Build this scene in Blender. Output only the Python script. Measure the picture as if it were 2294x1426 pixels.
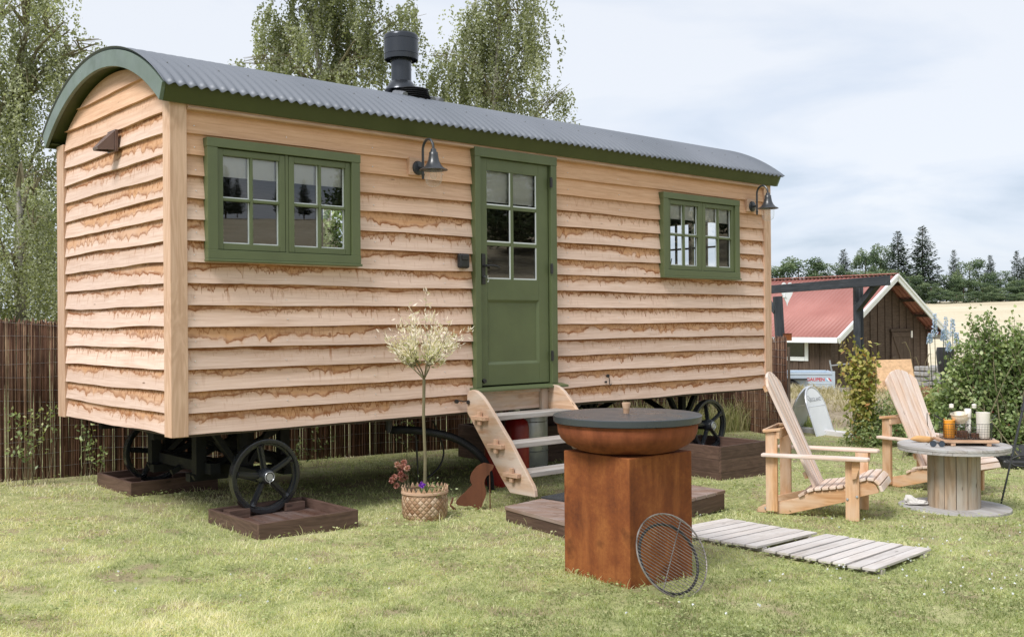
import bpy, bmesh, math, random
import numpy as np
from mathutils import Matrix, Vector, Euler, noise as mnoise
R=random.Random(7); RNG=np.random.default_rng(11)
PI=math.pi; rad=math.radians
S=bpy.context.scene; COL=S.collection
for o in list(bpy.data.objects): bpy.data.objects.remove(o)
# ------------------------------------------------------------------ camera
CAMZ=1.40
cam=bpy.data.objects.new('camera',bpy.data.cameras.new('camera')); COL.objects.link(cam)
cam.data.sensor_width=36; cam.data.lens=36*2287.1/2294; cam.data.clip_end=2000; cam.data.clip_start=.05
cam.matrix_world=Matrix.Translation((0,0,CAMZ))@Matrix.Rotation(PI/2+.0041,4,'X')@Matrix.Rotation(-.0080,4,'Z')
S.camera=cam
# ------------------------------------------------------------------ light
SUN_EL=rad(50); SUN_AZ=math.atan2(-.80,-.60)          # direction towards the sun in the xy plane
sl=bpy.data.lights.new('sun','SUN'); sl.energy=2.0; sl.angle=rad(20); sl.color=(1,.975,.94)
sun=bpy.data.objects.new('sun',sl); COL.objects.link(sun)
sd=Vector((math.cos(SUN_AZ)*math.cos(SUN_EL),math.sin(SUN_AZ)*math.cos(SUN_EL),math.sin(SUN_EL)))
sun.rotation_euler=sd.to_track_quat('Z','Y').to_euler(); sun.location=(0,0,30)
S.view_settings.view_transform='Standard'; S.view_settings.look='None'; S.view_settings.gamma=1
S.view_settings.exposure=.84; S.view_settings.use_curve_mapping=False
W=bpy.data.worlds.new('World'); S.world=W; W.use_nodes=True
def world():
    nt=W.node_tree; nt.nodes.clear(); n=nt.nodes.new; L=nt.links.new
    out=n('ShaderNodeOutputWorld'); bg=n('ShaderNodeBackground'); sky=n('ShaderNodeTexSky')
    sky.sky_type='NISHITA'; sky.sun_disc=False; sky.sun_elevation=SUN_EL; sky.sun_rotation=PI/2-SUN_AZ
    sky.air_density=.8; sky.dust_density=2.0
    sc=n('ShaderNodeMix'); sc.data_type='RGBA'; sc.blend_type='MULTIPLY'; sc.inputs[0].default_value=1
    L(sky.outputs[0],sc.inputs[6]); sc.inputs[7].default_value=(1,1,1,1)
    tc=n('ShaderNodeTexCoord'); sep=n('ShaderNodeSeparateXYZ'); L(tc.outputs['Generated'],sep.inputs[0])
    # cloud deck: project the direction on a plane overhead
    mx=n('ShaderNodeMath'); mx.operation='MAXIMUM'; L(sep.outputs[2],mx.inputs[0]); mx.inputs[1].default_value=0
    ad=n('ShaderNodeMath'); ad.operation='ADD'; L(mx.outputs[0],ad.inputs[0]); ad.inputs[1].default_value=.16
    dx=n('ShaderNodeMath'); dx.operation='DIVIDE'; L(sep.outputs[0],dx.inputs[0]); L(ad.outputs[0],dx.inputs[1])
    dy=n('ShaderNodeMath'); dy.operation='DIVIDE'; L(sep.outputs[1],dy.inputs[0]); L(ad.outputs[0],dy.inputs[1])
    cb=n('ShaderNodeCombineXYZ'); L(dx.outputs[0],cb.inputs[0]); L(dy.outputs[0],cb.inputs[1])
    no=n('ShaderNodeTexNoise'); no.inputs['Scale'].default_value=1.15; no.inputs['Detail'].default_value=7; no.inputs['Roughness'].default_value=.52; no.inputs['Distortion'].default_value=.5
    L(cb.outputs[0],no.inputs['Vector'])
    # darker, bluer cloud toward the horizon
    hz=n('ShaderNodeMapRange'); L(sep.outputs[2],hz.inputs[0]); hz.inputs[1].default_value=0; hz.inputs[2].default_value=.30; hz.inputs[3].default_value=.05; hz.inputs[4].default_value=-.14
    am=n('ShaderNodeMath'); am.operation='SUBTRACT'; L(no.outputs[0],am.inputs[0]); L(hz.outputs[0],am.inputs[1])
    rp=n('ShaderNodeValToRGB'); e=rp.color_ramp.elements; e[0].position=.36; e[0].color=(.315,.36,.42,1); e[1].position=.62; e[1].color=(.46,.478,.508,1)
    m=rp.color_ramp.elements.new(.48); m.color=(.39,.425,.48,1)
    L(am.outputs[0],rp.inputs[0])
    mix=n('ShaderNodeMix'); mix.data_type='RGBA'; mix.inputs[0].default_value=.90
    # sky texture is physically bright: its share is scaled by strength .1, so the cloud colours are given x10
    k=n('ShaderNodeVectorMath'); k.operation='SCALE'; k.inputs[3].default_value=10; L(rp.outputs[0],k.inputs[0])
    L(sc.outputs[2],mix.inputs[6]); L(k.outputs[0],mix.inputs[7]); L(mix.outputs[2],bg.inputs[0]); bg.inputs[1].default_value=.11
    L(bg.outputs[0],out.inputs[0])
world()
# ------------------------------------------------------------------ helpers
def clampf(t): return max(0.,min(1.,t))
def sst(a,b,x): t=clampf((x-a)/(b-a)); return t*t*(3-2*t)
def Hg(X,Y): return 1.403+.0277*(X+1.76)+.0155*(Y-6.9)
def gz(X,Y):
    """terrain height (world z)"""
    r=math.hypot(X,Y); az=math.degrees(math.atan2(Y,X))
    xn=max(-14,min(16,X)); yn=max(-8,min(34,Y))
    z=CAMZ-Hg(xn,yn)
    if 3.5<X<13 and 14.5<Y<23: z+=.38*sst(15.2,18,Y)*(1-sst(20.5,23,Y))*sst(3.6,5.2,X)*(1-sst(9.5,13,X))
    if az<-90: az+=360
    w=(1-sst(24,50,az))*(1 if az>-40 else sst(-80,-40,az))
    tgt=CAMZ+(.0153*r)*(1-w)+w*r*.118; R1=170*(1-w)+90*w; r0=34*(1-w)+20*w
    if az>110: tgt=CAMZ-1.2
    t=clampf((r-r0)/(R1-r0)); zz=z+(tgt-z)*t if r<R1 else tgt
    if r>R1: zz=CAMZ+(.0153*R1)*(1-w)+w*R1*.118 if az<=110 else tgt
    return zz
def hutp(u,v,z=0):
    a=.8522; return Vector((-2.2834+u*math.sin(a)-v*math.cos(a),6.8482+u*math.cos(a)+v*math.sin(a),CAMZ-.7429+z))
HROT=PI/2-.8522
CR,SR=math.cos(.0080),math.sin(.0080); CP,SP=math.cos(.0041),math.sin(.0041)
def ray(px,py):
    x=px-1147;y=py-713; xx=CR*x-SR*y; yy=SR*x+CR*y; U=-yy/2287.1; return Vector((xx/2287.1,CP-U*SP,SP+U*CP))
def atY(px,py,Y):
    """world point seen at photo pixel px,py standing at distance Y"""
    d=ray(px,py)*(Y/ray(px,py).y); return Vector((d.x,d.y,d.z+CAMZ))
def grd(px,py,up=0):
    d=ray(px,py);H=1.45
    for _ in range(25): P=d*(-(H-up)/d.z);H=Hg(P.x,P.y)
    return Vector((P.x,P.y,P.z+CAMZ))
def tagd(o,label=None,cat=None,group=None,kind=None):
    if label:o['label']=label
    if cat:o['category']=cat
    if group:o['group']=group
    if kind:o['kind']=kind
    return o
def thing(name,label,cat,loc=(0,0,0),rz=0,group=None,tilt=None):
    o=bpy.data.objects.new(name,None); COL.objects.link(o); o.location=loc
    o.rotation_euler=tilt if tilt else (0,0,rz); o.empty_display_size=.1
    return tagd(o,label,cat,group)
class M:
    def __init__(s): s.v=[];s.f=[];s.uv=[];s.rn=[];s.mi=[];s.T=Matrix.Identity(4);s.cm=0
    def add(s,vs,fs,uvs=None,rn=0.):
        b=len(s.v); s.v+=[tuple(s.T@Vector(p)) for p in vs]; s.rn+=([rn]*len(vs) if not hasattr(rn,'__len__') else list(rn))
        for i,f in enumerate(fs):
            s.f.append(tuple(b+k for k in f)); s.mi.append(s.cm)
            s.uv+=(uvs[i] if uvs else [(vs[k][0],vs[k][2]) for k in f])
    def box(s,x0,x1,y0,y1,z0,z1,rn=None):
        rn=R.random() if rn is None else rn
        vs=[(x,y,z) for z in(z0,z1) for y in(y0,y1) for x in(x0,x1)]
        fs=[(0,2,3,1),(4,5,7,6),(0,1,5,4),(2,6,7,3),(0,4,6,2),(1,3,7,5)]
        d=[abs(x1-x0),abs(y1-y0),abs(z1-z0)]; ax=d.index(max(d)); oth=[i for i in range(3) if i!=ax]; ou,ov=R.random()*20,R.random()*20
        uvs=[[(vs[k][ax]+ou,vs[k][oth[0]]+vs[k][oth[1]]*1.0+ov) for k in f] for f in fs]
        s.add(vs,fs,uvs,rn)
    def beam(s,p,q,w,h,up=(0,0,1),rn=None):
        p=Vector(p);q=Vector(q);d=(q-p);L=d.length;d.normalize();upv=Vector(up)
        sx=d.cross(upv)
        if sx.length<1e-4: sx=d.cross(Vector((0,1,0)))
        sx.normalize();uz=sx.cross(d); T0=s.T
        m=Matrix((( d.x,sx.x,uz.x,p.x),(d.y,sx.y,uz.y,p.y),(d.z,sx.z,uz.z,p.z),(0,0,0,1)))
        s.T=T0@m; s.box(0,L,-w/2,w/2,-h/2,h/2,rn); s.T=T0
    def tube(s,pts,r,n=8,rn=0.,cap=True):
        pts=[Vector(p) for p in pts]; N=len(pts); rs=r if hasattr(r,'__len__') else [r]*N
        vs=[];pu=None
        for i,p in enumerate(pts):
            d=(pts[min(i+1,N-1)]-pts[max(i-1,0)]).normalized()
            if pu is None: pu=d.orthogonal().normalized()
            pu=(pu-d*pu.dot(d)); pu=pu.normalized() if pu.length>1e-6 else d.orthogonal().normalized(); b=d.cross(pu)
            for k in range(n):
                a=2*PI*k/n; vs.append(tuple(p+(pu*math.cos(a)+b*math.sin(a))*rs[i]))
        fs=[];uvs=[];l=0
        for i in range(N-1):
            for k in range(n):
                k2=(k+1)%n; fs.append((i*n+k,i*n+k2,(i+1)*n+k2,(i+1)*n+k)); a=k/n*6.28*rs[i];a2=(k+1)/n*6.28*rs[i]; l2=l+(pts[i+1]-pts[i]).length
                uvs.append([(l,a),(l,a2),(l2,a2),(l2,a)])
            l=l2
        if cap:
            fs.append(tuple(range(n-1,-1,-1)));uvs.append([(0,0)]*n); fs.append(tuple((N-1)*n+k for k in range(n)));uvs.append([(0,0)]*n)
        s.add(vs,fs,uvs,rn)
    def lathe(s,prof,n=32,rn=0.,cap=True,a0=0,a1=2*PI):
        full=abs(a1-a0-2*PI)<1e-6; m=n if full else n+1; vs=[];fs=[];uvs=[]
        for (r,z) in prof:
            for k in range(m): a=a0+(a1-a0)*k/n; vs.append((r*math.cos(a),r*math.sin(a),z))
        for i in range(len(prof)-1):
            for k in range(n):
                k2=(k+1)%m if full else k+1; fs.append((i*m+k,i*m+k2,(i+1)*m+k2,(i+1)*m+k)); R0=max(p[0] for p in prof)
                uvs.append([(k/n*6.283*R0,prof[i][1]),((k+1)/n*6.283*R0,prof[i][1]),((k+1)/n*6.283*R0,prof[i+1][1]),(k/n*6.283*R0,prof[i+1][1])])
        if cap and full:
            for i,rev in((0,1),(len(prof)-1,0)):
                if prof[i][0]>1e-5:
                    f=tuple(i*m+k for k in range(m)); f=f[::-1] if rev else f; fs.append(f); uvs.append([(vs[k][0],vs[k][1]) for k in f])
        s.add(vs,fs,uvs,rn)
    def prism(s,poly,t0,t1,ax='y',rn=None):
        """polygon of 2D points extruded along an axis: ax y -> (x,z) polygon, ax x -> (y,z), ax z -> (x,y)"""
        rn=R.random() if rn is None else rn
        def P(a,b,t): return (a,t,b) if ax=='y' else ((t,a,b) if ax=='x' else (a,b,t))
        n=len(poly); vs=[P(a,b,t0) for a,b in poly]+[P(a,b,t1) for a,b in poly]; o=R.random()*20
        fs=[tuple(range(n)),tuple(range(2*n-1,n-1,-1))]+[(i,i+n,(i+1)%n+n,(i+1)%n) for i in range(n)]
        uvs=[[(poly[k%n][0]+o,poly[k%n][1]+o) for k in f] for f in fs[:2]]
        l=0
        for i in range(n):
            a=poly[i];b=poly[(i+1)%n];dl=math.dist(a,b); uvs.append([(l+o,t0),(l+o,t1),(l+dl+o,t1),(l+dl+o,t0)]); l+=dl
        s.add(vs,fs,uvs,rn)
    def build(s,name,mat=None,parent=None,smooth=False,bev=0,sub=0,solid=0,auto=None):
        me=bpy.data.meshes.new(name); me.from_pydata(s.v,[],s.f)
        uvl=me.uv_layers.new(name='UVMap'); 
        uvl.data.foreach_set('uv',np.array(s.uv,dtype=np.float32).ravel())
        at=me.attributes.new('rnd','FLOAT','POINT'); at.data.foreach_set('value',np.array(s.rn,dtype=np.float32))
        mats=mat if isinstance(mat,(list,tuple)) else [mat]
        for m_ in mats: me.materials.append(m_)
        if len(mats)>1: me.polygons.foreach_set('material_index',s.mi)
        bm=bmesh.new(); bm.from_mesh(me); bmesh.ops.recalc_face_normals(bm,faces=bm.faces); bm.to_mesh(me); bm.free()
        if smooth: me.polygons.foreach_set('use_smooth',[True]*len(me.polygons))
        o=bpy.data.objects.new(name,me); COL.objects.link(o)
        if parent: o.parent=parent
        if smooth and auto is None: auto=40
        if smooth and auto and auto<180:
            me.set_sharp_from_angle(angle=rad(auto))
        if bev: b=o.modifiers.new('bevel','BEVEL'); b.width=bev;b.segments=2;b.limit_method='ANGLE';b.angle_limit=rad(35)
        if solid: b=o.modifiers.new('solid','SOLIDIFY'); b.thickness=solid;b.offset=0
        if sub: b=o.modifiers.new('sub','SUBSURF'); b.levels=sub;b.render_levels=sub
        return o
def fast(name,V,F,rnd,mat,parent=None):
    """mesh from numpy arrays; F is (n,k)"""
    me=bpy.data.meshes.new(name); n,k=F.shape
    me.vertices.add(len(V)); me.vertices.foreach_set('co',np.ascontiguousarray(V,dtype=np.float32).ravel())
    me.loops.add(n*k); me.loops.foreach_set('vertex_index',np.ascontiguousarray(F,dtype=np.int32).ravel())
    me.polygons.add(n); me.polygons.foreach_set('loop_start',np.arange(0,n*k,k,dtype=np.int32)); me.polygons.foreach_set('loop_total',np.full(n,k,dtype=np.int32))
    me.update(calc_edges=True)
    at=me.attributes.new('rnd','FLOAT','POINT'); at.data.foreach_set('value',np.ascontiguousarray(rnd,dtype=np.float32))
    me.materials.append(mat); o=bpy.data.objects.new(name,me); COL.objects.link(o)
    if parent: o.parent=parent
    return o
def copytree(o,parent=None):
    c=o.copy(); COL.objects.link(c)
    if parent is not None: c.parent=parent
    for ch in list(o.children): copytree(ch,c)
    return c
def leafcards(P,D,Nn,size,asp=.5):
    """quads (rhombic leaves): P base, D direction, Nn normal hints, size length"""
    D=D/np.linalg.norm(D,axis=1)[:,None]; X=np.cross(D,Nn); X/= (np.linalg.norm(X,axis=1)[:,None]+1e-9)
    s=size[:,None]; Nz=np.cross(X,D)
    v=np.stack([P,P+D*s*.45+X*s*asp*.5+Nz*s*.06,P+D*s,P+D*s*.45-X*s*asp*.5+Nz*s*.06],1).reshape(-1,3)
    return v,np.arange(len(P)*4).reshape(-1,4)
# value noise in numpy for scattered colour patches
_g=RNG.random((256,256))
def vn(x,y):
    xi=np.floor(x).astype(int);yi=np.floor(y).astype(int);fx=x-xi;fy=y-yi;fx=fx*fx*(3-2*fx);fy=fy*fy*(3-2*fy)
    a=_g[xi&255,yi&255];b=_g[(xi+1)&255,yi&255];c=_g[xi&255,(yi+1)&255];d=_g[(xi+1)&255,(yi+1)&255]
    return (a*(1-fx)+b*fx)*(1-fy)+(c*(1-fx)+d*fx)*fy
def fbm(x,y): return .5*vn(x,y)+.3*vn(x*2.1+5,y*2.1)+.2*vn(x*4.3,y*4.3+9)
# ------------------------------------------------------------------ materials
class G:
    def __init__(s,name):
        s.m=bpy.data.materials.new(name); s.m.use_nodes=True; s.nt=s.m.node_tree; s.nt.nodes.clear(); s.out=s.n('ShaderNodeOutputMaterial')
    def n(s,t): return s.nt.nodes.new(t)
    def put(s,sock,v):
        if hasattr(v,'is_output'): s.nt.links.new(v,sock)
        elif isinstance(v,(tuple,list)) and len(v)==3 and sock.type=='RGBA': sock.default_value=(*v,1)
        else: sock.default_value=v
    def co(s,k='Object'): return s.n('ShaderNodeTexCoord').outputs[k]
    def attr(s,k='rnd'): a=s.n('ShaderNodeAttribute'); a.attribute_name=k; return a.outputs['Fac']
    def objrnd(s): return s.n('ShaderNodeObjectInfo').outputs['Random']
    def mp(s,v,sc=(1,1,1),loc=(0,0,0),rot=(0,0,0)):
        a=s.n('ShaderNodeMapping'); s.put(a.inputs[0],v); s.put(a.inputs[1],loc); a.inputs[2].default_value=rot; a.inputs[3].default_value=sc; return a.outputs[0]
    def noise(s,v,sc=5,det=4,ro=.5,dis=0,col=False):
        a=s.n('ShaderNodeTexNoise'); s.put(a.inputs['Vector'],v); a.inputs['Scale'].default_value=sc;a.inputs['Detail'].default_value=det;a.inputs['Roughness'].default_value=ro;a.inputs['Distortion'].default_value=dis
        return a.outputs[1 if col else 0]
    def math(s,op,a,b=0,c=None,cl=False):
        m=s.n('ShaderNodeMath'); m.operation=op; m.use_clamp=cl; s.put(m.inputs[0],a); s.put(m.inputs[1],b)
        if c is not None: s.put(m.inputs[2],c)
        return m.outputs[0]
    def rng(s,v,a,b,c=0,d=1,smooth=False):
        m=s.n('ShaderNodeMapRange'); s.put(m.inputs[0],v)
        if smooth: m.interpolation_type='SMOOTHSTEP'
        for i,k in enumerate((a,b,c,d)): s.put(m.inputs[i+1],k)
        return m.outputs[0]
    def ramp(s,v,st):
        r=s.n('ShaderNodeValToRGB'); s.put(r.inputs[0],v); e=r.color_ramp.elements
        while len(e)<len(st): e.new(.5)
        for i,(p,c) in enumerate(st): e[i].position=p; e[i].color=(*c,1) if len(c)==3 else c
        return r.outputs[0]
    def mix(s,f,a,b,mode='MIX'):
        m=s.n('ShaderNodeMix'); m.data_type='RGBA'; m.blend_type=mode; s.put(m.inputs[0],f); s.put(m.inputs[6],a); s.put(m.inputs[7],b); return m.outputs[2]
    def sep(s,v): a=s.n('ShaderNodeSeparateXYZ'); s.put(a.inputs[0],v); return a.outputs
    def comb(s,x=0,y=0,z=0):
        a=s.n('ShaderNodeCombineXYZ'); s.put(a.inputs[0],x);s.put(a.inputs[1],y);s.put(a.inputs[2],z); return a.outputs[0]
    def bump(s,h,st=.3,d=.01): b=s.n('ShaderNodeBump'); s.put(b.inputs['Height'],h); b.inputs['Strength'].default_value=st; b.inputs['Distance'].default_value=d; return b.outputs[0]
    def fin(s,base,rough=.6,metal=0,bump=None,spec=None,**k):
        p=s.n('ShaderNodeBsdfPrincipled'); s.put(p.inputs['Base Color'],base); s.put(p.inputs['Roughness'],rough); s.put(p.inputs['Metallic'],metal)
        if bump is not None: s.put(p.inputs['Normal'],bump)
        if spec is not None: p.inputs['Specular IOR Level'].default_value=spec
        for a,b in k.items(): s.put(p.inputs[a.replace('_',' ')],b)
        s.nt.links.new(p.outputs[0],s.out.inputs[0]); return s.m
def plain(name,c,rough=.5,metal=0,spec=.5,var=.15,sc=8,bstr=.08):
    g=G(name); n=g.noise(g.co(),sc,5,.6); lo=tuple(x*(1-var) for x in c); hi=tuple(min(1,x*(1+var)) for x in c)
    r=g.rng(g.noise(g.co(),sc*2.3,4),.3,.7,max(0,rough-.08),rough+.08)
    return g.fin(g.ramp(n,[(.3,lo),(.7,hi)]),r,metal,g.bump(g.noise(g.co(),sc*6,3),bstr,.004),spec)
def wood(name,dark,light,rough=.65,knots=True,sc=1.,grey=None,stain=None):
    g=G(name); uv=g.co('UV'); rn=g.attr()
    off=g.comb(g.math('MULTIPLY',rn,37.),g.math('MULTIPLY',rn,11.))
    va=g.n('ShaderNodeVectorMath'); g.put(va.inputs[0],uv); g.put(va.inputs[1],off); v=va.outputs[0]
    a=g.noise(g.mp(v,(1.6*sc,42*sc,1)),1,6,.62,.6); b=g.noise(g.mp(v,(6*sc,230*sc,1)),1,3,.6); c=g.noise(g.mp(v,(1.2*sc,7*sc,1)),1,3,.5,1.2)
    w=g.math('SINE',g.math('MULTIPLY',c,46)); w=g.rng(w,-1,1,0,1)
    t=g.math('ADD',g.math('MULTIPLY',a,.62),g.math('ADD',g.math('MULTIPLY',b,.2),g.math('MULTIPLY',w,.16)))
    col=g.ramp(t,[(.28,dark),(.52,tuple((x+y)/2 for x,y in zip(dark,light))),(.72,light)])
    tone=g.rng(rn,0,1,.86,1.12); col=g.mix(1,col,g.comb(tone,tone,tone),'MULTIPLY')
    if grey: col=g.mix(g.rng(g.noise(g.mp(v,(2.2,9,1)),1,4),.38,.66,0,.9),col,grey)
    if stain: col=g.mix(g.rng(g.noise(g.mp(v,(3,12,1)),1,5,.6),.56,.70,0,.75),col,stain)
    if knots:
        vo=g.n('ShaderNodeTexVoronoi'); g.put(vo.inputs['Vector'],g.mp(v,(3.2,11,1))); vo.inputs['Scale'].default_value=1
        k=g.rng(vo.outputs['Distance'],.05,.11,.75,0,True); col=g.mix(k,col,tuple(x*.35 for x in dark))
    return g.fin(col,g.rng(a,.3,.7,rough+.1,rough-.08),0,g.bump(t,.35,.002),.35)
def cladding():
    g=G('oak_cladding'); uv=g.sep(g.co('UV')); u,t=uv[0],uv[1]; rn=g.attr(); st=g.attr('stn'); pal=g.attr('pal')
    bo=g.math('MULTIPLY',rn,173.); M_=lambda a,b:g.math('MULTIPLY',a,b); A_=lambda a,b:g.math('ADD',a,b)
    def bn(f,ty=0.,det=2,ro=.5,dis=0.,sh=0.):          # noise that runs along one board only
        return g.noise(g.comb(M_(u,f),g.math('MULTIPLY_ADD',t,ty,g.math('ADD',bo,sh)),sh),1,det,ro,dis)
    low=bn(1.3,0,2); med=bn(4.2,.5,3,.55,.3); fine=bn(30,7,3,.6); 
    # kind of weathering: 0 tide line low on the board, 1 drips hanging from the board above; drifts slowly along the board
    kd=g.rng(bn(.45,0,1,.5,0,5.),.40,.60,0,1,True)
    # tide line made of hanging arches
    s1=M_(1,g.math('SUBTRACT',1,g.math('ABSOLUTE',g.math('SINE',A_(M_(u,17.),M_(med,11.))))))
    dep=A_(A_(M_(g.rng(low,.30,.68),.50),M_(g.rng(med,.33,.68),.20)),A_(M_(s1,g.rng(bn(2.1,0,1,.5,0,9.),.35,.65,.05,.26)),g.math('MULTIPLY_ADD',fine,.14,-.10)))
    dep=M_(dep,g.rng(g.math('FRACT',g.math('MULTIPLY',rn,7.31)),0,1,.25,1.2))
    dep=g.math('SUBTRACT',M_(dep,g.math('MULTIPLY_ADD',st,.9,.1)),M_(g.math('SUBTRACT',1,st),.35)); d=g.math('SUBTRACT',dep,t)
    line=M_(M_(g.rng(d,-.05,.01,0,1,True),g.rng(d,.02,g.rng(med,.35,.6,.07,.22),1,0)),g.rng(bn(5,1.7,4,.65,0,3.),.34,.52,.22,1))
    # drips: columns of random length
    dl=g.rng(bn(22,.5,3,.62,.25,13.),.42,.72,.03,.74); dl=M_(dl,g.rng(bn(1.1,0,1,.5,0,17.),.30,.62,.35,1.12)); d2=g.math('SUBTRACT',dl,t)
    drip=M_(g.rng(d2,-.02,.14,0,1,True),g.rng(bn(42,2.2,3,.6,0,21.),.34,.60,.35,1)); dripa=M_(drip,g.rng(t,.05,.85,1,.55))
    edge=M_(g.rng(d2,-.03,.03,0,1,True),g.rng(d2,.03,.17,1,0))
    # grain
    gv=g.comb(M_(u,2.2),A_(M_(t,7.5),bo)); ga=g.noise(gv,1,6,.65,.9); gb=g.noise(g.comb(M_(u,8),A_(M_(t,40),bo)),1,3,.6)
    tan=g.ramp(A_(M_(ga,.7),M_(gb,.3)),[(.30,(.45,.235,.118)),(.5,(.61,.35,.195)),(.7,(.71,.445,.27))])
    pale=g.ramp(ga,[(.3,(.60,.43,.345)),(.7,(.785,.61,.525))])
    wz=M_(g.rng(d,.22,-.24,0,1,True),g.math('MULTIPLY_ADD',g.rng(t,.1,.6,0,1),.5,.45))
    col=g.mix(M_(wz,g.math('MULTIPLY_ADD',st,.85,.10)),tan,pale); col=g.mix(M_(pal,.62),col,pale)
    tone=g.rng(rn,0,1,.88,1.08); col=g.mix(1,col,g.comb(tone,tone,tone),'MULTIPLY')
    col=g.mix(M_(M_(g.rng(d,-.02,.2,0,1,True),st),g.rng(bn(2.3,0,2,.5,0,31.),.38,.60,.05,.5)),col,(.52,.255,.095))
    col=g.mix(M_(M_(M_(dripa,st),g.math('MULTIPLY_ADD',kd,.85,.12)),.50),col,(.43,.195,.068)); col=g.mix(M_(M_(edge,st),g.math('MULTIPLY_ADD',kd,.8,.2)),col,(.25,.082,.018))
    col=g.mix(M_(M_(line,st),g.math('MULTIPLY_ADD',kd,-.3,1.)),col,(.24,.08,.018))
    sk=M_(g.rng(bn(33,.9,3,.6,.2,37.),.55,.68,0,1,True),M_(g.rng(t,.2,.95,1,0),g.rng(bn(1.7,0,2,.5,0,41.),.42,.58,0,1))); col=g.mix(M_(M_(sk,st),.85),col,(.31,.115,.032))
    top=M_(g.rng(A_(t,M_(fine,.18)),.10,.27,1,0,True),g.rng(bn(3,0,3,.6,0,25.),.38,.56,0,1)); col=g.mix(M_(M_(top,st),.85),col,(.20,.072,.02))  # dark stain under the upper board's lip, contact shadow painted in with it
    vo=g.n('ShaderNodeTexVoronoi'); g.put(vo.inputs['Vector'],g.comb(M_(u,1.7),A_(M_(t,1.1),bo)))
    vo.inputs['Scale'].default_value=1; col=g.mix(g.rng(vo.outputs['Distance'],.025,.06,.8,0,True),col,(.13,.06,.03))
    return g.fin(col,.72,0,g.bump(A_(ga,M_(gb,.5)),.3,.002),.3)
def rust(name,a,b,c,sc=1.):
    g=G(name); o=g.co(); n=g.noise(o,3.2*sc,8,.62,.5); f=g.noise(o,60*sc,6,.7); s_=g.noise(g.mp(o,(7,7,1.1)),1.6*sc,5,.6)
    t=g.math('ADD',g.math('MULTIPLY',n,.55),g.math('ADD',g.math('MULTIPLY',f,.22),g.math('MULTIPLY',s_,.23)))
    col=g.ramp(t,[(.36,a),(.49,b),(.60,c)])
    run=g.noise(g.mp(o,(16,16,.8)),1,5,.6); col=g.mix(g.rng(run,.52,.70,0,.55),col,tuple(x*.55 for x in b)); col=g.mix(g.rng(g.noise(g.mp(o,(9,9,1.3),(4,2,0)),1,4,.6),.56,.72,0,.5),col,tuple(min(1,x*1.35) for x in c))
    col=g.mix(g.rng(g.noise(o,7*sc,4),.62,.75,0,.6),col,tuple(x*.45 for x in a))
    return g.fin(col,g.rng(f,.3,.7,.75,.92),.0,g.bump(f,.25,.003),.25)
def paint(name,c,rough=.35,var=.1):
    g=G(name); o=g.co(); n=g.noise(o,2.5,5,.6); lo=tuple(x*(1-var) for x in c);hi=tuple(x*(1+var) for x in c)
    return g.fin(g.ramp(n,[(.3,lo),(.7,hi)]),g.rng(g.noise(o,9,4),.3,.7,rough-.05,rough+.12),0,g.bump(g.noise(g.mp(o,(6,6,60)),4,3),.05,.002),.5)
def foliage(name,st,trans=.35,rough=.55):
    g=G(name); c=g.ramp(g.attr(),st)
    d=g.n('ShaderNodeBsdfPrincipled'); g.put(d.inputs['Base Color'],c); d.inputs['Roughness'].default_value=rough; d.inputs['Specular IOR Level'].default_value=.35
    t=g.n('ShaderNodeBsdfTranslucent'); g.put(t.inputs[0],g.mix(1,c,(1.15,1.25,.55),'MULTIPLY'))
    m=g.n('ShaderNodeMixShader'); m.inputs[0].default_value=trans; g.nt.links.new(d.outputs[0],m.inputs[1]); g.nt.links.new(t.outputs[0],m.inputs[2]); g.nt.links.new(m.outputs[0],g.out.inputs[0]); return g.m
def glassm(name,tint=(1,1,1),ior=1.5,rough=.0,refl=None):
    g=G(name); t=g.n('ShaderNodeBsdfTransparent'); g.put(t.inputs[0],tint); r=g.n('ShaderNodeBsdfGlossy'); r.inputs['Roughness'].default_value=rough
    f=g.n('ShaderNodeFresnel'); f.inputs[0].default_value=ior; m=g.n('ShaderNodeMixShader'); g.nt.links.new(f.outputs[0],m.inputs[0])
    g.nt.links.new(t.outputs[0],m.inputs[1]); g.nt.links.new(r.outputs[0],m.inputs[2]); g.nt.links.new(m.outputs[0],g.out.inputs[0]); return g.m
MT={}
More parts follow.
